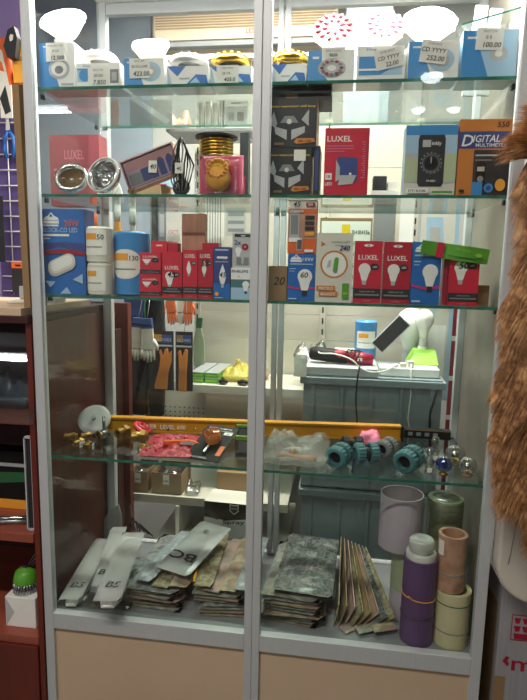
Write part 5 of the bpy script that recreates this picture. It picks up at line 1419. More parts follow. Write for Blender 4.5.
crate(xc0+.005, xc1+.005, YC, YC+.32, zc_mid-.30, zc_mid, 'lower grey blue plastic crate behind the cabinet, under the other')
ZC = zc1+.0045
# foam tray
x0, x1 = PX(306, 370, .62), PX(378, 370, .62)
tag(B().box(x0, x1, .60, .80, ZC+.0005, PZ(340, 368, .62)+.004, 'lgrey').build('foam_tray', None, bevel=.002), 'pale grey foam tray under the black and red tool', 'tray')
ZF = PZ(340, 368, .62)+.004
xt0, xt1 = PX(309, 356, .66), PX(374, 356, .66)
t = thing('power_tool', 'black and dark red power tool lying on its side on the foam tray', 'power tool', ((xt0+xt1)/2, .68, ZF+.0245), (0, R(3), R(-4)))
Lt = (xt1-xt0)
b = B(); b.tube([(-Lt*.5, 0, 0), (-Lt*.47, 0, 0), (-Lt*.2, 0, 0), (Lt*.05, 0, -.001), (Lt*.12, 0, -.002)], [.014, .021, .023, .021, .018], 'black', 18); b.build('motor_housing', t)
b = B(); b.tube([(Lt*.10, 0, -.002), (Lt*.3, 0, .0), (Lt*.5, 0, -.002)], [.0185, .021, .017], 'tool_red' if 'tool_red' in MATS else 'deepred', 18); b.tube([(-Lt*.22, -.004, .006), (-.0, -.010, .008), (Lt*.10, -.006, .0)], [.008, .016, .014], 'deepred', 12); b.build('red_grip', t)
b = B()
for i in range(4): b.tube([(Lt*.0+i*.016, -.024, -.006), (Lt*.06+i*.014, -.027, .008), (Lt*.10+i*.012, -.008, .026), (Lt*.16+i*.01, .010, .020)], .0022, 'black', 6)
b.build('wound_cord', t)
b = B(); b.box(Lt*.26, Lt*.33, -.0235, -.0222, -.006, .004, 'paper'); b.build('sticker', t)
# twine on the crates
x0, x1 = PX(354, 335, .82), PX(376, 335, .82)
r = (x1-x0)/2; h = PZ(365, 321, .82)-ZC
t = roll('twine_roll', 'blue twine roll with an oval label standing on the crates behind the tool', 'twine', 354, 376, 321, ZC, .82, 'blue_light', (.40, .78, -.9, .9), TW)
# parts tray
x0, x1 = PX(335, 348, .85), PX(357, 348, .85)
b = B(); b.box(x0, x1, .84, .90, ZC+.0005, PZ(345, 350, .85), 'offwhite')
tag(b.build('parts_box', None), 'small white box between the tool and the blue twine roll on the crates', 'box')
# plastic sheet bag left of the crates
b = B(); b.pillow(.12, .10, .05, 'film', 131, 14, 14, .8)
tag(b.build('clear_bag', None, (PX(308, 350, .86)+.01, .86, ZC+.0008)), 'big crumpled clear bag at the left end of the crates', 'bag')
b = B(); b.pillow(.040, .07, .006, 'paper', 132, 8, 8, .5)
tag(b.build('paper_leaflet', None, (PX(299, 362, .57)+.004, .580, PZ(299, 366, .57)), (R(86), 0, 0)), 'small printed white leaflet hanging at the left corner of the crates', 'leaflet')
# extension lead, white block
x0, x1 = PX(380, 366, .62), PX(441, 366, .62)
t = thing('extension_lead', 'white extension lead block with plugs on the crate rim', 'extension lead', ((x0+x1)/2, .63, ZC+.0006))
w = (x1-x0)/2
b = B(); b.box(-w, w, 0, .07, 0, .028, 'white'); b.build('socket_block', t, bevel=.003)
b = B(); b.box(-.028, -.008, .01, .03, .0285, .042, 'offwhite'); b.box(-.004, .014, .012, .03, .0285, .050, 'white'); b.box(-.048, -.034, .01, .026, .0285, .038, 'offwhite'); b.build('plug', t, bevel=.002)
b = B(); b.tube([(.006, .012, .040), (.004, -.008, .020), (.002, -.045, -.05), (-.002, -.046, -.12), (.006, -.046, -.16), (.0, -.046, -.20)], .0022, 'offwhite', 7); b.build('hanging_cord', t)
b = B(); zz = .03
pts = [(-.04, .012, .036), (-.08, -.030, .022), (-.12, -.048, .020), (-.155, -.045, .032), (-.175, -.04, .050), (-.20, -.035, .062), (-.24, -.02, .068), (-.275, -.01, .066), (-.29, .05, .062)]
def smooth(pts, k=6):
    out = []
    for i in range(len(pts)-1):
        p0 = Vector(pts[max(i-1, 0)]); p1 = Vector(pts[i]); p2 = Vector(pts[i+1]); p3 = Vector(pts[min(i+2, len(pts)-1)])
        for j in range(k):
            t_ = j/k; out.append(.5*((2*p1)+(-p0+p2)*t_+(2*p0-5*p1+4*p2-p3)*t_*t_+(-p0+3*p1-3*p2+p3)*t_**3))
    return out+[Vector(pts[-1])]
b.tube(smooth(pts), .0024, 'white', 7); b.build('looped_cord', t)
# black cords hanging over the crate
x = PX(357, 380, .57)
b = B(); b.tube(smooth([(.004, .10, ZC+.05), (.002, .0, ZC+.034), (-.004, -.020, ZC-.01), (-.004, -.020, ZC-.08), (.002, -.020, ZC-.15), (-.006, -.020, ZC-.30)]), .0028, 'black', 7)
tag(b.build('power_lead', None, (x+.004, .585, 0)), 'black cord hanging down over the front of the upper crate', 'cord')
x = PX(434, 380, .57)
b = B(); b.tube(smooth([(.0, .0, ZC-.022), (-.010, -.012, ZC-.06), (-.018, -.014, ZC-.10), (-.012, -.012, ZC-.2)]), .0040, 'black', 7)
tag(b.build('power_lead', None, (x+.012, .575, 0)), 'thick black cord hanging at the right corner of the upper crate', 'cord')
# dark tilted box/screen
x, z = P(395, 335, .72)
t = thing('tilted_display', 'dark rectangular display panel leaning diagonally beside the white bulb', 'display', (x-.012, .74, z), (R(-8), R(-48), 0))
b = B(); b.box(-.066, .066, 0, .018, -.026, .026, 'lgrey'); b.build('case', t, bevel=.002)
b = B(); b.box(-.062, .062, -.001, -.0002, -.022, .022, 'dark'); b.build('screen', t)
# bulbs on a green stand
x0, x1 = PX(411, 355, .66), PX(442, 355, .66); zg = PZ(425, 354, .66)
t = thing('bulb_tester', 'bright green sloped stand with a white top under the big bulb', 'stand', ((x0+x1)/2, .72, ZC+.0290), None)
w = (x1-x0)/2; hg = zg-ZC-.029
t.location.y = .715
b = B(); b.taper((-w, w, -.010, .09), (-w*.55, w*.9, .035, .085), 0, max(hg, .03), 'lime'); b.build('green_body', t, bevel=.002)
b = B(); b.cyl(.016, max(hg, .03)+.0004, max(hg, .03)+.008, 'white', 20); b.v = [(x_+.004, y_+.062, z_) for x_, y_, z_ in b.v]; b.build('lamp_socket', t)
B().box(-w, w, -.01, .09, -.0280, -.0006, 'offwhite').build('base_box', t)
hz0 = ZC+.029+max(hg, .03)+.0088
def bulb(x, y, z, r, label, lean=0):
    t = thing('light_bulb', label, 'light bulb', (x, y, z), (0, lean, 0), 'big white bulbs')
    b = B(); b.lathe([(.0001, r*.9), (r*.42, r*.9), (r*.46, r*1.4), (r*.62, r*1.9), (r*.88, r*2.35), (r, r*2.85), (r*.95, r*3.25), (r*.75, r*3.65), (r*.4, r*3.92), (.0001, r*4.0)], 'white', 28); b.build('globe', t)
    b = B(); b.cyl(r*.42, .0, r*.9-.0004, 'lgrey', 20); b.build('screw_cap', t)
zt = PZ(419, 309, .78); rb = (PX(432, 325, .78)-PX(405, 325, .78))/2
bulb((x0+x1)/2+.004, .777, hz0, (zt-hz0)/4.0, 'big white bulb standing on the green stand')
bulb((x0+x1)/2-.030, .865, ZC+.001, (zt-ZC)/4.0*.98, 'big white bulb behind and left of the one on the green stand')
# posters and sheets behind right part
def sheet(px0, px1, py0, py1, Y, m, label, art=None, name='wall_sheet', cat='sheet', group=None, rot=0):
    x0, x1 = PX(px0, (py0+py1)/2, Y), PX(px1, (py0+py1)/2, Y); z1, z0 = PZ((px0+px1)/2, py0, Y), PZ((px0+px1)/2, py1, Y)
    w = x1-x0; h = z1-z0
    b = B(); b.box(-w/2, w/2, 0, .002, 0, h, m)
    if art: art(Art(b, w, h))
    return tag(b.build(name, None, ((x0+x1)/2, Y, z0), (0, rot, 0)), label, cat, group)
def art_price(a):
    a.rect(.03, .0, .97, .96, 'paper'); a.rect(.42, .2, .58, .92, 'yellow')
    for r_ in range(6):
        for c_ in range(3): a.text(random.choice(['4/5', '6.2', '31-', '20.4', '15e']), .66+.12*c_, .80-.14*r_, .05, 'ink', maxw=.1)
    for r_ in range(4): a.rect(.06, .2+.18*r_, .36, .22+.18*r_, 'lgrey')
sheet(319, 371, 218, 297, .352, 'kraft', 'white price sheet with a yellow column and handwriting behind the cartons', art_price, 'price_sheet')
sheet(372, 394, 202, 300, .90, 'alu_dark', 'dark grey narrow panel behind the third shelf', None, 'grey_backboard', 'board')
sheet(398, 412, 205, 300, .93, 'white', 'narrow white strip panel behind the third shelf', None, 'white_backboard', 'board')
def art_lampposter(a):
    a.rect(0, 0, 1, 1, 'offwhite'); a.rect(0, 0, .08, 1, 'lgrey'); a.rect(.9, 0, 1, 1, 'pale_blue'); a.poly([(.2, .95), (.6, .95), (.75, .6), (.55, .45), (.3, .6)], 'pale_blue'); a.poly([(.3, .9), (.55, .9), (.65, .62), (.5, .52), (.35, .65)], 'perfo')
    a.rect(.15, 0, .85, .4, 'white')
sheet(413, 454, 207, 400, .90, 'lgrey', 'tall pale poster with a light blue right edge behind the third shelf', art_lampposter, 'poster', 'poster')
sheet(441, 450, 300, 672, .94, 'deepred', 'narrow red and white strip behind the big bulbs', lambda a: [a.rect(0, .0+.1*i, 1, .012+.1*i, 'white') for i in range(10)], 'red_strip', 'strip')
# packets hanging behind (seen between the two upper shelves)
def art_packet(a):
    a.rect(.08, .12, .92, .80, 'lgrey'); a.rect(.2, .3, .45, .6, 'grey'); a.rect(.55, .3, .8, .6, 'dark'); a.rect(.3, .88, .7, .93, 'grey')
YK = .80
zK = PZ(210, 128, YK)
b = B(); b.box(PX(166, 128, YK), PX(252, 128, YK), 0, .2, -.010, 0, 'lgrey')
tag(b.build('upper_shelf_board', None, (0, YK, zK)), 'pale shelf board with white packets behind the second shelf', 'shelf')
sheet(223, 249, 97, 126.2, YK+.03, 'white', 'white packet with a grey print standing on the pale shelf board', art_packet, 'white_packet', 'packet').location.z = zK+.0006
for i, px in enumerate((196, 203, 210, 217)):
    x0 = PX(px, 115, YK); h = PZ(px, 100-2*(i % 2), YK)-zK
    b = B(); b.box(0, .019, 0, .08, 0, h, 'offwhite'); b.box(.004, .008, -.0006, 0, .006, h-.006, 'grey'); b.box(.012, .014, -.0006, 0, .006, h-.006, 'lgrey')
    tag(b.build('striped_pack', None, (x0, YK+.03, zK+.0006)), f'narrow striped cream pack standing on the pale shelf board, {["first", "second", "third", "fourth"][i]} from the left', 'pack', 'narrow packs on the pale board')
x, z = P(176, 112, YK)
b = B(); b.pillow(.075, .055, .045, 'film_brown', 141, 10, 10, .8)
tag(b.build('brown_bag', None, (x, YK+.06, zK+.0006)), 'brown crumpled bag at the left end of the pale shelf board', 'bag')
# leaning grey planks seen through the left upper section
def plank(pa, pb, Y, w, m, label):
    (xa, za), (xb, zb) = P(*pa, Y), P(*pb, Y)
    b = B(); d = Vector((xb-xa, 0, zb-za)); n = Vector((-d.z, 0, d.x)).normalized()*w/2
    b.prism([(xa-n.x, za-n.z), (xa+n.x, za+n.z), (xb+n.x, zb+n.z), (xb-n.x, zb-n.z)][::-1], Y, Y+.012, m)
    tag(b.build('leaning_bracket', None), label, 'bracket')
plank((122, 90), (168, 122), .62, .016, 'lgrey', 'pale diagonal metal bracket behind the left part of the second shelf')
sheet(130, 172, 100, 128, .75, 'dkgrey_green' if 'dkgrey_green' in MATS else 'alu_dark', 'dark greenish flat box behind the diagonal bracket', None, 'flat_box', 'box')
sheet(104, 119, 100, 126, .72, 'film_brown', 'small brown picture card behind the left rear post', None, 'picture_card', 'card')
# hanging bright packs behind shelf 3 left
for i, (px0, px1, py0, py1, m_, lb) in enumerate(((150, 166, 205, 250, 'grey', 'grey hanging pack above the red cartons'), (167, 180, 222, 250, 'offwhite', 'white card with a pinkish print beside the coppery box'), (205, 224, 208, 250, 'paper', 'pale hanging pack of thin wires above the candle cartons'), (226, 246, 208, 236, 'perfo', 'pale grey slotted box above the grey twin bulb carton'))):
    def ap(a, i=i):
        if i == 1: a.text('OCT', .5, .55, .16, 'pink', maxw=.8); a.rect(.15, .2, .85, .3, 'pink')
        elif i == 2:
            for k_ in range(6): a.rect(.1+.14*k_, .05, .14+.14*k_, .9, 'kraft' if k_ % 2 else 'grey')
        elif i == 3:
            for k_ in range(3): a.rect(.1, .15+.28*k_, .9, .27+.28*k_, 'grey')
        else: a.rect(.1, .1, .5, .9, 'dark'); a.rect(.6, .3, .9, .8, 'lgrey')
    sheet(px0, px1, py0, py1, .66+.01*i, m_, lb, ap, 'hanging_pack', 'pack')
# small orange pieces hanging right under shelf 2
x, z = P(173, 206, .30)
b = B(); b.pillow(.07, .05, .007, 'orange', 151, 12, 10, .6); b.box(-.018, .014, -.03, -.02, .0075, .009, 'yellow')
tag(b.build('orange_packet', None, (x, .315, top(2)+.0008)), 'orange and yellow flat packet lying at the back of the second shelf', 'packet')
x, z = P(152, 200, .30)
b = B(); b.pillow(.05, .04, .010, 'film_pack_silver', 152, 10, 8, .8)
tag(b.build('steel_packet', None, (x+.0, .345, top(2)+.0008)), 'crumpled dark silvery packet beside the orange packet', 'packet') if 0 else None

# ---- mahogany furniture seen through and behind the left side
xs0 = PX(100, 450, .46)
tag(B().box(PX(110, 400, .50), PX(129, 400, .50), .50, .53, 0, PZ(118, 303, .50), 'mahogany').build('wood_side_board', None), 'dark red wood board standing behind the left rear post', 'board')
# ================================================================ LEFT NEIGHBOUR: wooden showcase and wall of tools
XE = -.004
glassmat('front_glass', '#eef3f3', .09)
lc = thing('wooden_showcase', 'dark red wooden counter showcase with glass front left of the glass cabinet', 'showcase', (XE, .0, 0))
zct = PZ(20, 322, .02)      # underside of counter
zsh1 = PZ(20, 416, .05); zsh2 = PZ(20, 524, .04); zbt = PZ(20, 630, .02)
def lp(x0, x1, y0, y1, z0, z1, m, nm, bev=.001): return B().box(x0, x1, y0, y1, z0, z1, m).build(nm, lc, bevel=bev)
lp(-.0135, .0, .0, .40, 0, zct-.001, 'mahogany', 'side_panel')
lp(-.60, .0, -.012, .42, zct, zct+.016, 'mahogany_dark', 'counter_top')
lp(-.60, -.0145, .02, .40, zsh1-.012, zsh1, 'mahogany_light', 'shelf_board')
lp(-.60, -.0145, -.004, .40, zsh2-.022, zsh2, 'mahogany_light', 'shelf_board')
lp(-.60, -.0145, .0, .40, zbt-.02, zbt, 'mahogany_light', 'shelf_board')
lp(-.60, -.0145, -.006, .010, .02, zbt-.0215, 'mahogany', 'lower_door')
lp(-.60, -.0145, .40, .41, 0, zct-.001, 'mahogany_dark', 'back_panel')
b = B(); ys_ = (zct-zsh1)*.30
b.add([(-.60, -.012, zsh1+.001), (.0, -.012, zsh1+.001), (.0, -.012+ys_-.0, zct-.002), (-.60, -.012+ys_, zct-.002), (-.60, -.008, zsh1+.001), (.0, -.008, zsh1+.001), (.0, -.008+ys_, zct-.002), (-.60, -.008+ys_, zct-.002)],
      [(0, 1, 2, 3), (7, 6, 5, 4), (0, 4, 5, 1), (3, 2, 6, 7), (0, 3, 7, 4), (1, 5, 6, 2)], 'front_glass'); b.build('glass_front', lc)
# through the cabinet's side: second inner upright, slanted stack of boards
lp(.0005, .0095, .445, .49, 0, 1.30, 'mahogany_dark', 'rear_side_panel')
# clothes and film on the counter top
b = B(); b.box(-.30, -.02, .0, .35, 0, .016, 'cream_board')
tag(b.build('paper_stack', None, (XE, -.004, zct+.0165)), 'cream stack of paper lying on the dark red wooden counter', 'paper')
for i, (px, py, rz, m_, lb) in enumerate(((24, 303, 25, 'offwhite', 'white one'), (14, 307, -12, 'orange_brown', 'tan one'), (30, 306, 50, 'cream_board', 'cream one'))):
    x = PX(px, py, .05)
    b = B(); b.tube([(-.028, 0, 0), (-.01, .006, .003), (.012, -.002, .002), (.026, 0, 0)], [.004, .006, .005, .003], m_, 8)
    tag(b.build('wood_offcut', None, (min(x, -.062), .06+.04*i, zct+.0400), (0, 0, R(rz))), f'small loose strip of material on the paper stack, the {lb}', 'offcut', 'loose strips on the paper stack')
# white moulded thing on counter
x, z = P(10, 294, .05)
b = B(); b.prism([(-.05, 0), (.046, 0), (.048, .012), (.0, .030), (-.05, .040)], 0, .05, 'lgrey'); b.prism([(-.010, .0055), (.040, .0055), (.040, .011), (.0, .016)], -.0005, 0, 'dark')
tag(b.build('plastic_housing', None, (min(x, -.070), .17, zct+.0330), (0, R(0), 0), bevel=.003), 'grey white plastic housing with a dark slot on the counter', 'housing')
# mesh wall with tools above the counter
GX = PX(27, 180, .40)+.05
gw = thing('grid_panel', 'white wire grid hanging on a purple wall left of the cabinet', 'wire grid', (-.05, .40, 1.40))
b = B()
for i in range(7): b.tube([(GX-.01-.045*i, 0, 0), (GX-.01-.045*i, 0, .62)], .0018, 'white', 6)
for j in range(15): b.tube([(-.27, -.003, .01+.043*j), (GX, -.003, .01+.043*j)], .0018, 'white', 6)
b.build('wire_mesh', gw)
mat('backing_purple', '#5b4a84', .7)
B().box(-.28, GX+.005, .006, .010, -.01, .64, 'backing_purple').build('backing_sheet', gw)
# pliers with blue handles
for i, px in enumerate((3, 16)):
    x, z = P(px, 128, .36)
    t = thing('pliers', f'pliers with blue handles hanging on the wire grid, {"left" if i == 0 else "right"} pair', 'pliers', (x, .387, z), None, 'blue handled pliers')
    b = B(); b.prism([(-.007, 0), (.007, 0), (.004, .032), (-.004, .032)], -.004, .004, 'steel'); b.build('jaw', t)
    for s_ in (-1, 1):
        b = B(); b.tube([(0, s_*.0001, 0), (s_*.014, 0, -.022), (s_*.015, 0, -.05), (s_*.009, 0, -.075)], [.004, .006, .006, .005], 'blue', 8); b.build('handle', t)
# orange packs at the top left
x0, x1 = PX(0, 80, .37)-.06, PX(11, 80, .37)
b = B(); h = PZ(5, 38, .37)-PZ(5, 100, .37); w = x1-x0; b.box(-w/2, w/2, 0, .02, 0, h, 'orange_soft' if 'orange_soft' in MATS else 'orange'); a = Art(b, w, h)
a.poly([(.45, .9), (.85, .8), (.95, .2), (.6, .05), (.4, .4)], 'offwhite'); a.poly([(.6, .75), (.8, .6), (.85, .45), (.62, .5)], 'orange'); a.poly([(.65, .2), (.95, .1), (1, 0), (.6, 0)], 'white')
tag(b.build('tool_pack', None, ((x0+x1)/2, .374, PZ(5, 100, .37)), (0, R(-5), 0)), 'orange and white blister pack hanging at the upper left edge', 'pack')
x0, x1 = PX(5, 80, .34), PX(14, 80, .34)
b = B(); w = .035; h = .075; b.prism([(0, .0), (.022, 0), (.030, .05), (.022, .078), (.004, .07), (-.01, .03)], 0, .02, 'dark'); b.prism([(.010, .04), (.018, .044), (.020, .056), (.012, .058), (.008, .05)], -.0008, 0, 'offwhite')
x, z = P(8, 56, .34)
tag(b.build('black_tool_case', None, (x-.008, .350, z)), 'black rounded tool case with a white dot at the upper left', 'case')
x0, x1 = PX(15, 60, .37), PX(23.5, 60, .37)
b = B(); b.box(x0-.01, x1+.003, 0, .02, PZ(18, 82, .37), PZ(18, 37, .37), 'amber'); b.box(x0-.012, x1+.002, -.001, 0, PZ(18, 60, .37), PZ(18, 56, .37), 'carton')
tag(b.build('orange_carton', None, (0, .375, 0)), 'orange carton at the upper left next to the cabinet post', 'carton')
# white strips/cards below
for i, (px0, px1, py0, py1, m_, lb) in enumerate(((0, 12, 85, 118, 'offwhite', 'white and dark printed card above the blue handled pliers'), (-4, 4, 196, 262, 'dark', 'dark hanging pack at the left edge above the counter'), (12, 25, 262, 293, 'dark', 'black hanging pack with an orange header above the counter'))):
    def ap(a, i=i):
        if i == 0: a.poly([(0, .6), (.5, 1), (.9, .2), (.4, .1)], 'dark')
        if i == 2: a.rect(0, .80, 1, 1, 'orange'); a.rect(.3, .86, .7, .92, 'ink')
    sheet(px0, px1, py0, py1, .35, m_, lb, ap, 'hanging_card', 'pack')
# yellow handle loop
x, z = P(16, 212, .33)
b = B(); b.tube(smooth([(.018, 0, .030), (.004, 0, .024), (-.006, 0, .006), (-.004, 0, -.012), (.006, 0, -.020)]), .0045, 'yellow', 8); b.tube(smooth([(.020, 0, .020), (.010, 0, .012), (.006, 0, -.004), (.012, 0, -.018)]), .004, 'black', 8)
tag(b.build('hacksaw', None, (x, .388, z)), 'curved yellow and black tool hanging on the grid', 'tool')
# brown board between showcase and cabinet
x0, z0 = P(15, 82, -.0)
b = B(); b.add([(-.018, .0, zct+.035), (-.003, .0, zct+.035), (-.003, .07, zct+.035), (-.018, .07, zct+.035), (-.024, .0, PZ(16, 84, 0)), (-.009, .0, PZ(16, 84, 0)), (-.009, .07, PZ(16, 84, 0)), (-.024, .07, PZ(16, 84, 0))],
      [(0, 3, 2, 1), (4, 5, 6, 7), (0, 1, 5, 4), (1, 2, 6, 5), (2, 3, 7, 6), (3, 0, 4, 7)], 'carton_edge' if 'carton_edge' in MATS else 'kraft')
tag(b.build('brown_board', None), 'tall narrow brown board standing upright against the outside of the left cabinet post', 'board')
# ---- contents of the showcase
mat('bag_black', '#34393f', .3, coat=.4, c2='#5b636c', scale=14)
for i, (px, py, w_, lb) in enumerate(((12, 414, .14, 'large black plastic wrapped bundle on the upper board of the showcase'), (36, 405, .07, 'smaller dark grey wrapped bundle on the upper board of the showcase'))):
    b = B(); b.pillow(w_, .12, .065-.02*i, 'bag_black', 161+i, 14, 14, .8)
    x = PX(px, py, .12)
    tag(b.build('wrapped_bundle', None, (min(x, XE-.016-w_/2-.005) if i == 0 else XE-.016-w_/2-.004, .15+.11*i, zsh1+.001+.0*i)), lb, 'bundle')
x, z = P(8, 480, .10)
b = B(); w = .12; h = PZ(10, 457, .08)-zsh2; b.box(-w/2, w/2, 0, .05, .025, h, 'black'); b.box(-w/2, w/2, 0, .05, 0, .0245, 'amber'); a = Art(b, w, h); a.poly([(0, .42), (1, .50), (1, .66), (0, .62)], 'dkgreen'); a.rect(.1, .74, .9, .80, 'lgrey')
tag(b.build('tool_case', None, (PX(24, 480, .08)-w/2, .115, zsh2+.001)), 'black pack with a green stripe and yellow base in the showcase', 'case')
b = B(); b.pillow(.13, .09, .035, 'film', 171, 12, 12, .8)
tag(b.build('clear_bag', None, (PX(24, 440, .1)-.065, .115+.06, zsh2+h+.060)), 'crumpled clear bag above the black pack in the showcase', 'bag') if 0 else None
b = B(); b.tube([(-.10, 0, .007), (.045, .03, .007)], .006, 'chrome', 12); b.tube([(-.10, -.018, .007), (.048, .012, .007)], .006, 'steel', 12)
tag(b.build('chrome_tube', None, (XE-.075, .035, zsh2+.0010)), 'pair of shiny chrome tubes lying on the showcase board', 'tube')
t = thing('glass_door_piece', 'small grey framed glass pane leaning in the showcase beside the cabinet post', 'glass pane', (PX(34, 480, .03)-.002, .012, zsh2+.0006))
h = PZ(34, 435, .03)-zsh2
b = B(); b.box(-.010, -.007, 0, .012, 0, h, 'alu'); b.box(.007, .010, 0, .012, 0, h, 'alu'); b.box(-.010, .010, 0, .012, .0, .004, 'alu'); b.box(-.010, .010, 0, .012, h-.004, h, 'alu'); b.build('frame', t)
B().box(-.0068, .0068, .005, .007, .0042, h-.0042, 'dark').build('pane', t)
# cup brush on white box
x0, x1 = PX(5, 600, .03), PX(35, 600, .03); h = PZ(20, 598, .03)-zbt
t = thing('white_box', 'small white folded box under the green cup brush', 'box', ((x0+x1)/2, .03, zbt+.0006))
w = x1-x0; b = B(); b.box(-w/2, w/2, 0, .06, 0, h, 'white'); b.build('box_body', t, bevel=.001)
b = B(); a = Art(b, w, h); a.poly([(.02, .98), (.5, .55), (.98, .98)], 'paper'); a.poly([(.02, .02), (.3, .5), (.02, .95)], 'lgrey'); b.build('folded_flap', t)
zbx = zbt+h+.0010
x = PX(25, 590, .06)
t = thing('cup_brush', 'green topped steel wire cup brush standing on the white box', 'brush', (x, .065, zbx))
rb = (PX(37, 580, .05)-PX(15, 580, .05))/2; hb = PZ(25, 568, .06)-zbx
b = B(); b.lathe([(rb, hb*.42), (rb*.98, hb*.55), (rb*.82, hb*.82), (rb*.5, hb*.95), (rb*.32, hb*.96), (rb*.30, hb), (.0001, hb)], 'green', 30); b.build('green_cap', t)
b = B()
for i in range(26):
    a_ = 2*PI*i/26; b.tube([(rb*.90*math.cos(a_), rb*.90*math.sin(a_), hb*.42), (rb*1.0*math.cos(a_+.1), rb*1.0*math.sin(a_+.1), hb*.2), (rb*1.02*math.cos(a_), rb*1.02*math.sin(a_), .0005)], [.0026, .0022, .0012], 'steel', 6)
b.build('wire_bristles', t)
b = B(); b.cyl(rb*.28, hb+.0003, hb+.004, 'steel', 6); b.build('nut', t)
b = B()
for i in range(6): b.tube(smooth([(-.09, 0, .01+.004*i), (-.05, -.004, .055+.006*i), (.0, 0, .065+.003*i), (.03, .005, .03+.004*i)]), .0022, 'black' if i % 2 else 'steel', 6)
tag(b.build('wire_coil', None, (XE-.07, .20, zbt+.03)), 'coil of black and silver wire in the dark lower bay of the showcase', 'wire')

# ================================================================ RIGHT: fur, white panel, carton
yF = -.03
x0 = PX(498, 560, yF)
zt = PZ(505, 470, yF); zb = PZ(515, 604, yF)
mat('cream_pad', '#d3cdc0', .6, c2='#cac3b5', scale=3)
b = B(); xw = .30; hh = 1.93-zb
pts = []
rc = .085
for i in range(10):
    a_ = PI+PI/2*i/9; pts.append((rc+rc*math.cos(a_), rc*.95+rc*.95*math.sin(a_)))
pts += [(xw, 0), (xw, hh), (.012, hh)]
t = thing('padded_panel', 'tall cream padded panel with a rounded lower corner under the brown fur', 'panel', (x0, yF, zb))
b.prism(pts, 0, .05, 'cream_pad'); b.build('panel_body', t, bevel=.006)
b = B(); b.tube([(.020, -.0006, rc*1.0), (.024, -.0006, .12), (.030, -.0006, .20), (.034, -.0006, hh-.02)], .0007, 'grey', 6); b.build('seam', t)
# grey carton
yK = .02
x0 = PX(491, 650, yK)
mat('carton_grey', '#9b9ba0', .7, c2='#929297', scale=10, stretch=(12, 1, 1))
zt = PZ(510, 588, yK)
t = thing('grey_carton', 'grey carton with red printed marks standing on the floor at the right', 'carton', (x0+.012, yK, .0006), (0, 0, 0))
w = .34
b = B(); b.box(0, w, 0, .25, 0, zt, 'carton_grey')
b.build('carton_body', t)
b = B(); zl1 = PZ(520, 615, yK); zl0 = PZ(520, 641, yK); xl = PX(511, 628, yK)-x0-.012
a = Art(b, .075, zl1-zl0, x0=xl, z0=zl0, y=-.0004)
a.rect(0, 0, 1, 1, 'deepred'); a.rect(.025, .04, .975, .96, 'carton_grey')
for r_ in range(2):
    for c_ in range(4):
        u = .06+.225*c_; v = .66-.30*r_; a.poly([(u+.05, v), (u+.15, v), (u+.19, v+.22), (u, v+.22)], 'deepred')
a.poly([(.10, .08), (.90, .08), (.95, .30), (.06, .30)], 'deepred')
b.build('red_emblem', t)
b = B(); zl0 = PZ(515, 671, yK); zl1 = PZ(515, 657, yK)
xl2 = PX(502, 664, yK)-x0-.012; hz_ = zl1-zl0
b.add([(xl2, -.0006, zl0+hz_*.6), (xl2+.012, -.0006, zl0+hz_*.25), (xl2+.014, -.0006, zl0+hz_*.5), (xl2+.010, -.0006, zl0+hz_*.65), (xl2+.014, -.0006, zl0+hz_*.95), (xl2+.006, -.0006, zl0+hz_*.98)], [(0, 1, 2, 3, 4, 5)], 'deepred')
b.text('mart', xl2+.019, zl0, hz_*.9, 'deepred', y=-.0006, w=.13)
b.build('red_lettering', t)
b = B(); b.box(-.0006, -.0003, .02, .23, .30, zt-.05, 'kraft'); b.box(.0, .022, -.0008, -.0002, .15, PZ(498, 676, yK), 'kraft'); b.build('brown_tape', t)
# fur
mat('fur_brown', '#b8824a', .6, c2=['#74481f', '#a97440', '#cfa06a'], scale=42, contrast=(.36, .64))
mat('fur_hide', '#6b4022', .9)
yW = -.132
edge_px = [(527, 92), (513, 108), (505, 125), (500, 145), (498, 165), (503, 182), (512, 198), (520, 208), (511, 222), (506, 245), (503, 275), (500, 310), (498, 340), (492, 372), (484, 402), (487, 425), (489, 450), (494, 472), (499, 492), (508, 512), (520, 530), (531, 542)]
edge = [P(px+(29 if 9 < i_ < 19 else 37 if i_ > 7 else 40), py, yW) for i_, (px, py) in enumerate(edge_px)]
fz = [e[1] for e in edge]; fx = [e[0] for e in edge]
def xl_at(z):
    for i in range(len(fz)-1):
        if fz[i] >= z >= fz[i+1]:
            t_ = (fz[i]-z)/(fz[i]-fz[i+1]+1e-9); return fx[i]+(fx[i+1]-fx[i])*t_
    return fx[0] if z > fz[0] else fx[-1]
fur = thing('fur_pelt', 'long haired brown fur pelt hanging in front of the right edge of the cabinet', 'fur pelt', (0, 0, 0))
nz, na = 48, 16; zt_, zb_ = fz[0], fz[-1]; XR_ = 1.20
vs = []; fs = []
def surf(t_, a_):
    z = zt_+(zb_-zt_)*t_; xl = xl_at(z); cx = (xl+XR_)/2; rx = (XR_-xl)/2
    ca, sa = math.cos(a_), math.sin(a_)
    x = cx+rx*(abs(ca)**.5)*(1 if ca > 0 else -1); y = yW+.045+.045*sa*(1+.15*math.sin(z*40))
    return Vector((x, y, z))
for j in range(nz+1):
    for i in range(na): vs.append(tuple(surf(j/nz, 2*PI*i/na)))
for j in range(nz):
    for i in range(na): fs.append((j*na+i, (j+1)*na+i, (j+1)*na+(i+1) % na, j*na+(i+1) % na))
fs.append(tuple(range(na))); fs.append(tuple(nz*na+i for i in range(na))[::-1])
b = B(); b.add(vs, fs, 'fur_hide', True); b.build('hide', fur)
b = B(); V = []; F = []
rnd = random.Random(5)
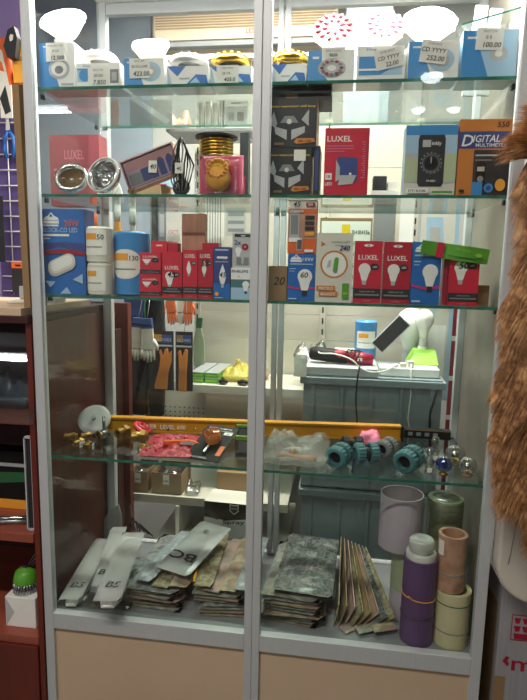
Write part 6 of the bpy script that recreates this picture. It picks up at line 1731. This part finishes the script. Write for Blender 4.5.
for q in range(20000):
    t_ = rnd.random(); a_ = rnd.uniform(PI*.80, PI*1.75) if rnd.random() < .75 else rnd.uniform(PI*.85, PI*1.15)
    p = surf(t_, a_); z = p.z
    if p.x > 1.16: continue
    dirx = math.cos(a_)*.55-.10+.5*noise.noise(Vector((p.x*14, 1, z*14))); diry = -.40+.3*math.sin(a_)
    up = .35 if z > fz[5] and t_ < .12 else -.85
    d = Vector((dirx-.15, diry*.6, up+.4*noise.noise(Vector((p.x*18, 7, z*18))))).normalized()
    cl = noise.noise(Vector((p.x*34, 3, z*34))); L = rnd.uniform(.034, .062)*(1+.5*cl); d = (d+Vector((.5*cl, 0, .25*noise.noise(Vector((p.x*30, 9, z*30)))))).normalized(); g = Vector((0, 0, -1)); w_ = rnd.uniform(.0005, .0009)
    side = d.cross(Vector((rnd.uniform(-.3, .3), -1, rnd.uniform(-.3, .3)))).normalized(); nrm = d.cross(side).normalized()
    k = len(V); c_ = p
    for s_ in range(4):
        f = s_/3; pos = p+d*L*f+g*L*.35*f*f; ww = w_*(1-f*.85)
        V += [tuple(pos+side*ww), tuple(pos-side*ww*.5+nrm*ww*.8), tuple(pos-side*ww*.5-nrm*ww*.8)]
    for s_ in range(3):
        a0 = k+s_*3
        for e in range(3): F.append((a0+e, a0+(e+1) % 3, a0+3+(e+1) % 3, a0+3+e))
b.add(V, F, 'fur_brown', False)
o = b.build('fur_hair', fur); o['kind'] = 'stuff'
# small white tag showing between the two folds of the fur
x, z = P(523, 208, -.16)
# ================================================================ WORLD
wd = bpy.data.worlds.new('world'); sc.world = wd; wd.use_nodes = True
wd.node_tree.nodes['Background'].inputs[0].default_value = (.9, .95, 1, 1); wd.node_tree.nodes['Background'].inputs[1].default_value = .3
try:
    sc.cycles.transparent_max_bounces = 32; sc.cycles.max_bounces = 8
    sc.cycles.caustics_reflective = False; sc.cycles.caustics_refractive = False
except Exception: pass
for l_ in LABELS:
    if not 4 <= len(l_.replace('-', ' ').split()) <= 16: print('LABEL', len(l_.split()), l_)
sc.view_settings.view_transform = 'Standard'; sc.view_settings.look = 'None'; sc.view_settings.gamma = 1; sc.view_settings.use_curve_mapping = False
sc.view_settings.exposure = 0.0
for o in list(bpy.data.objects):
    for k_ in ('_w', '_h', '_l'):
        if k_ in o: del o[k_]
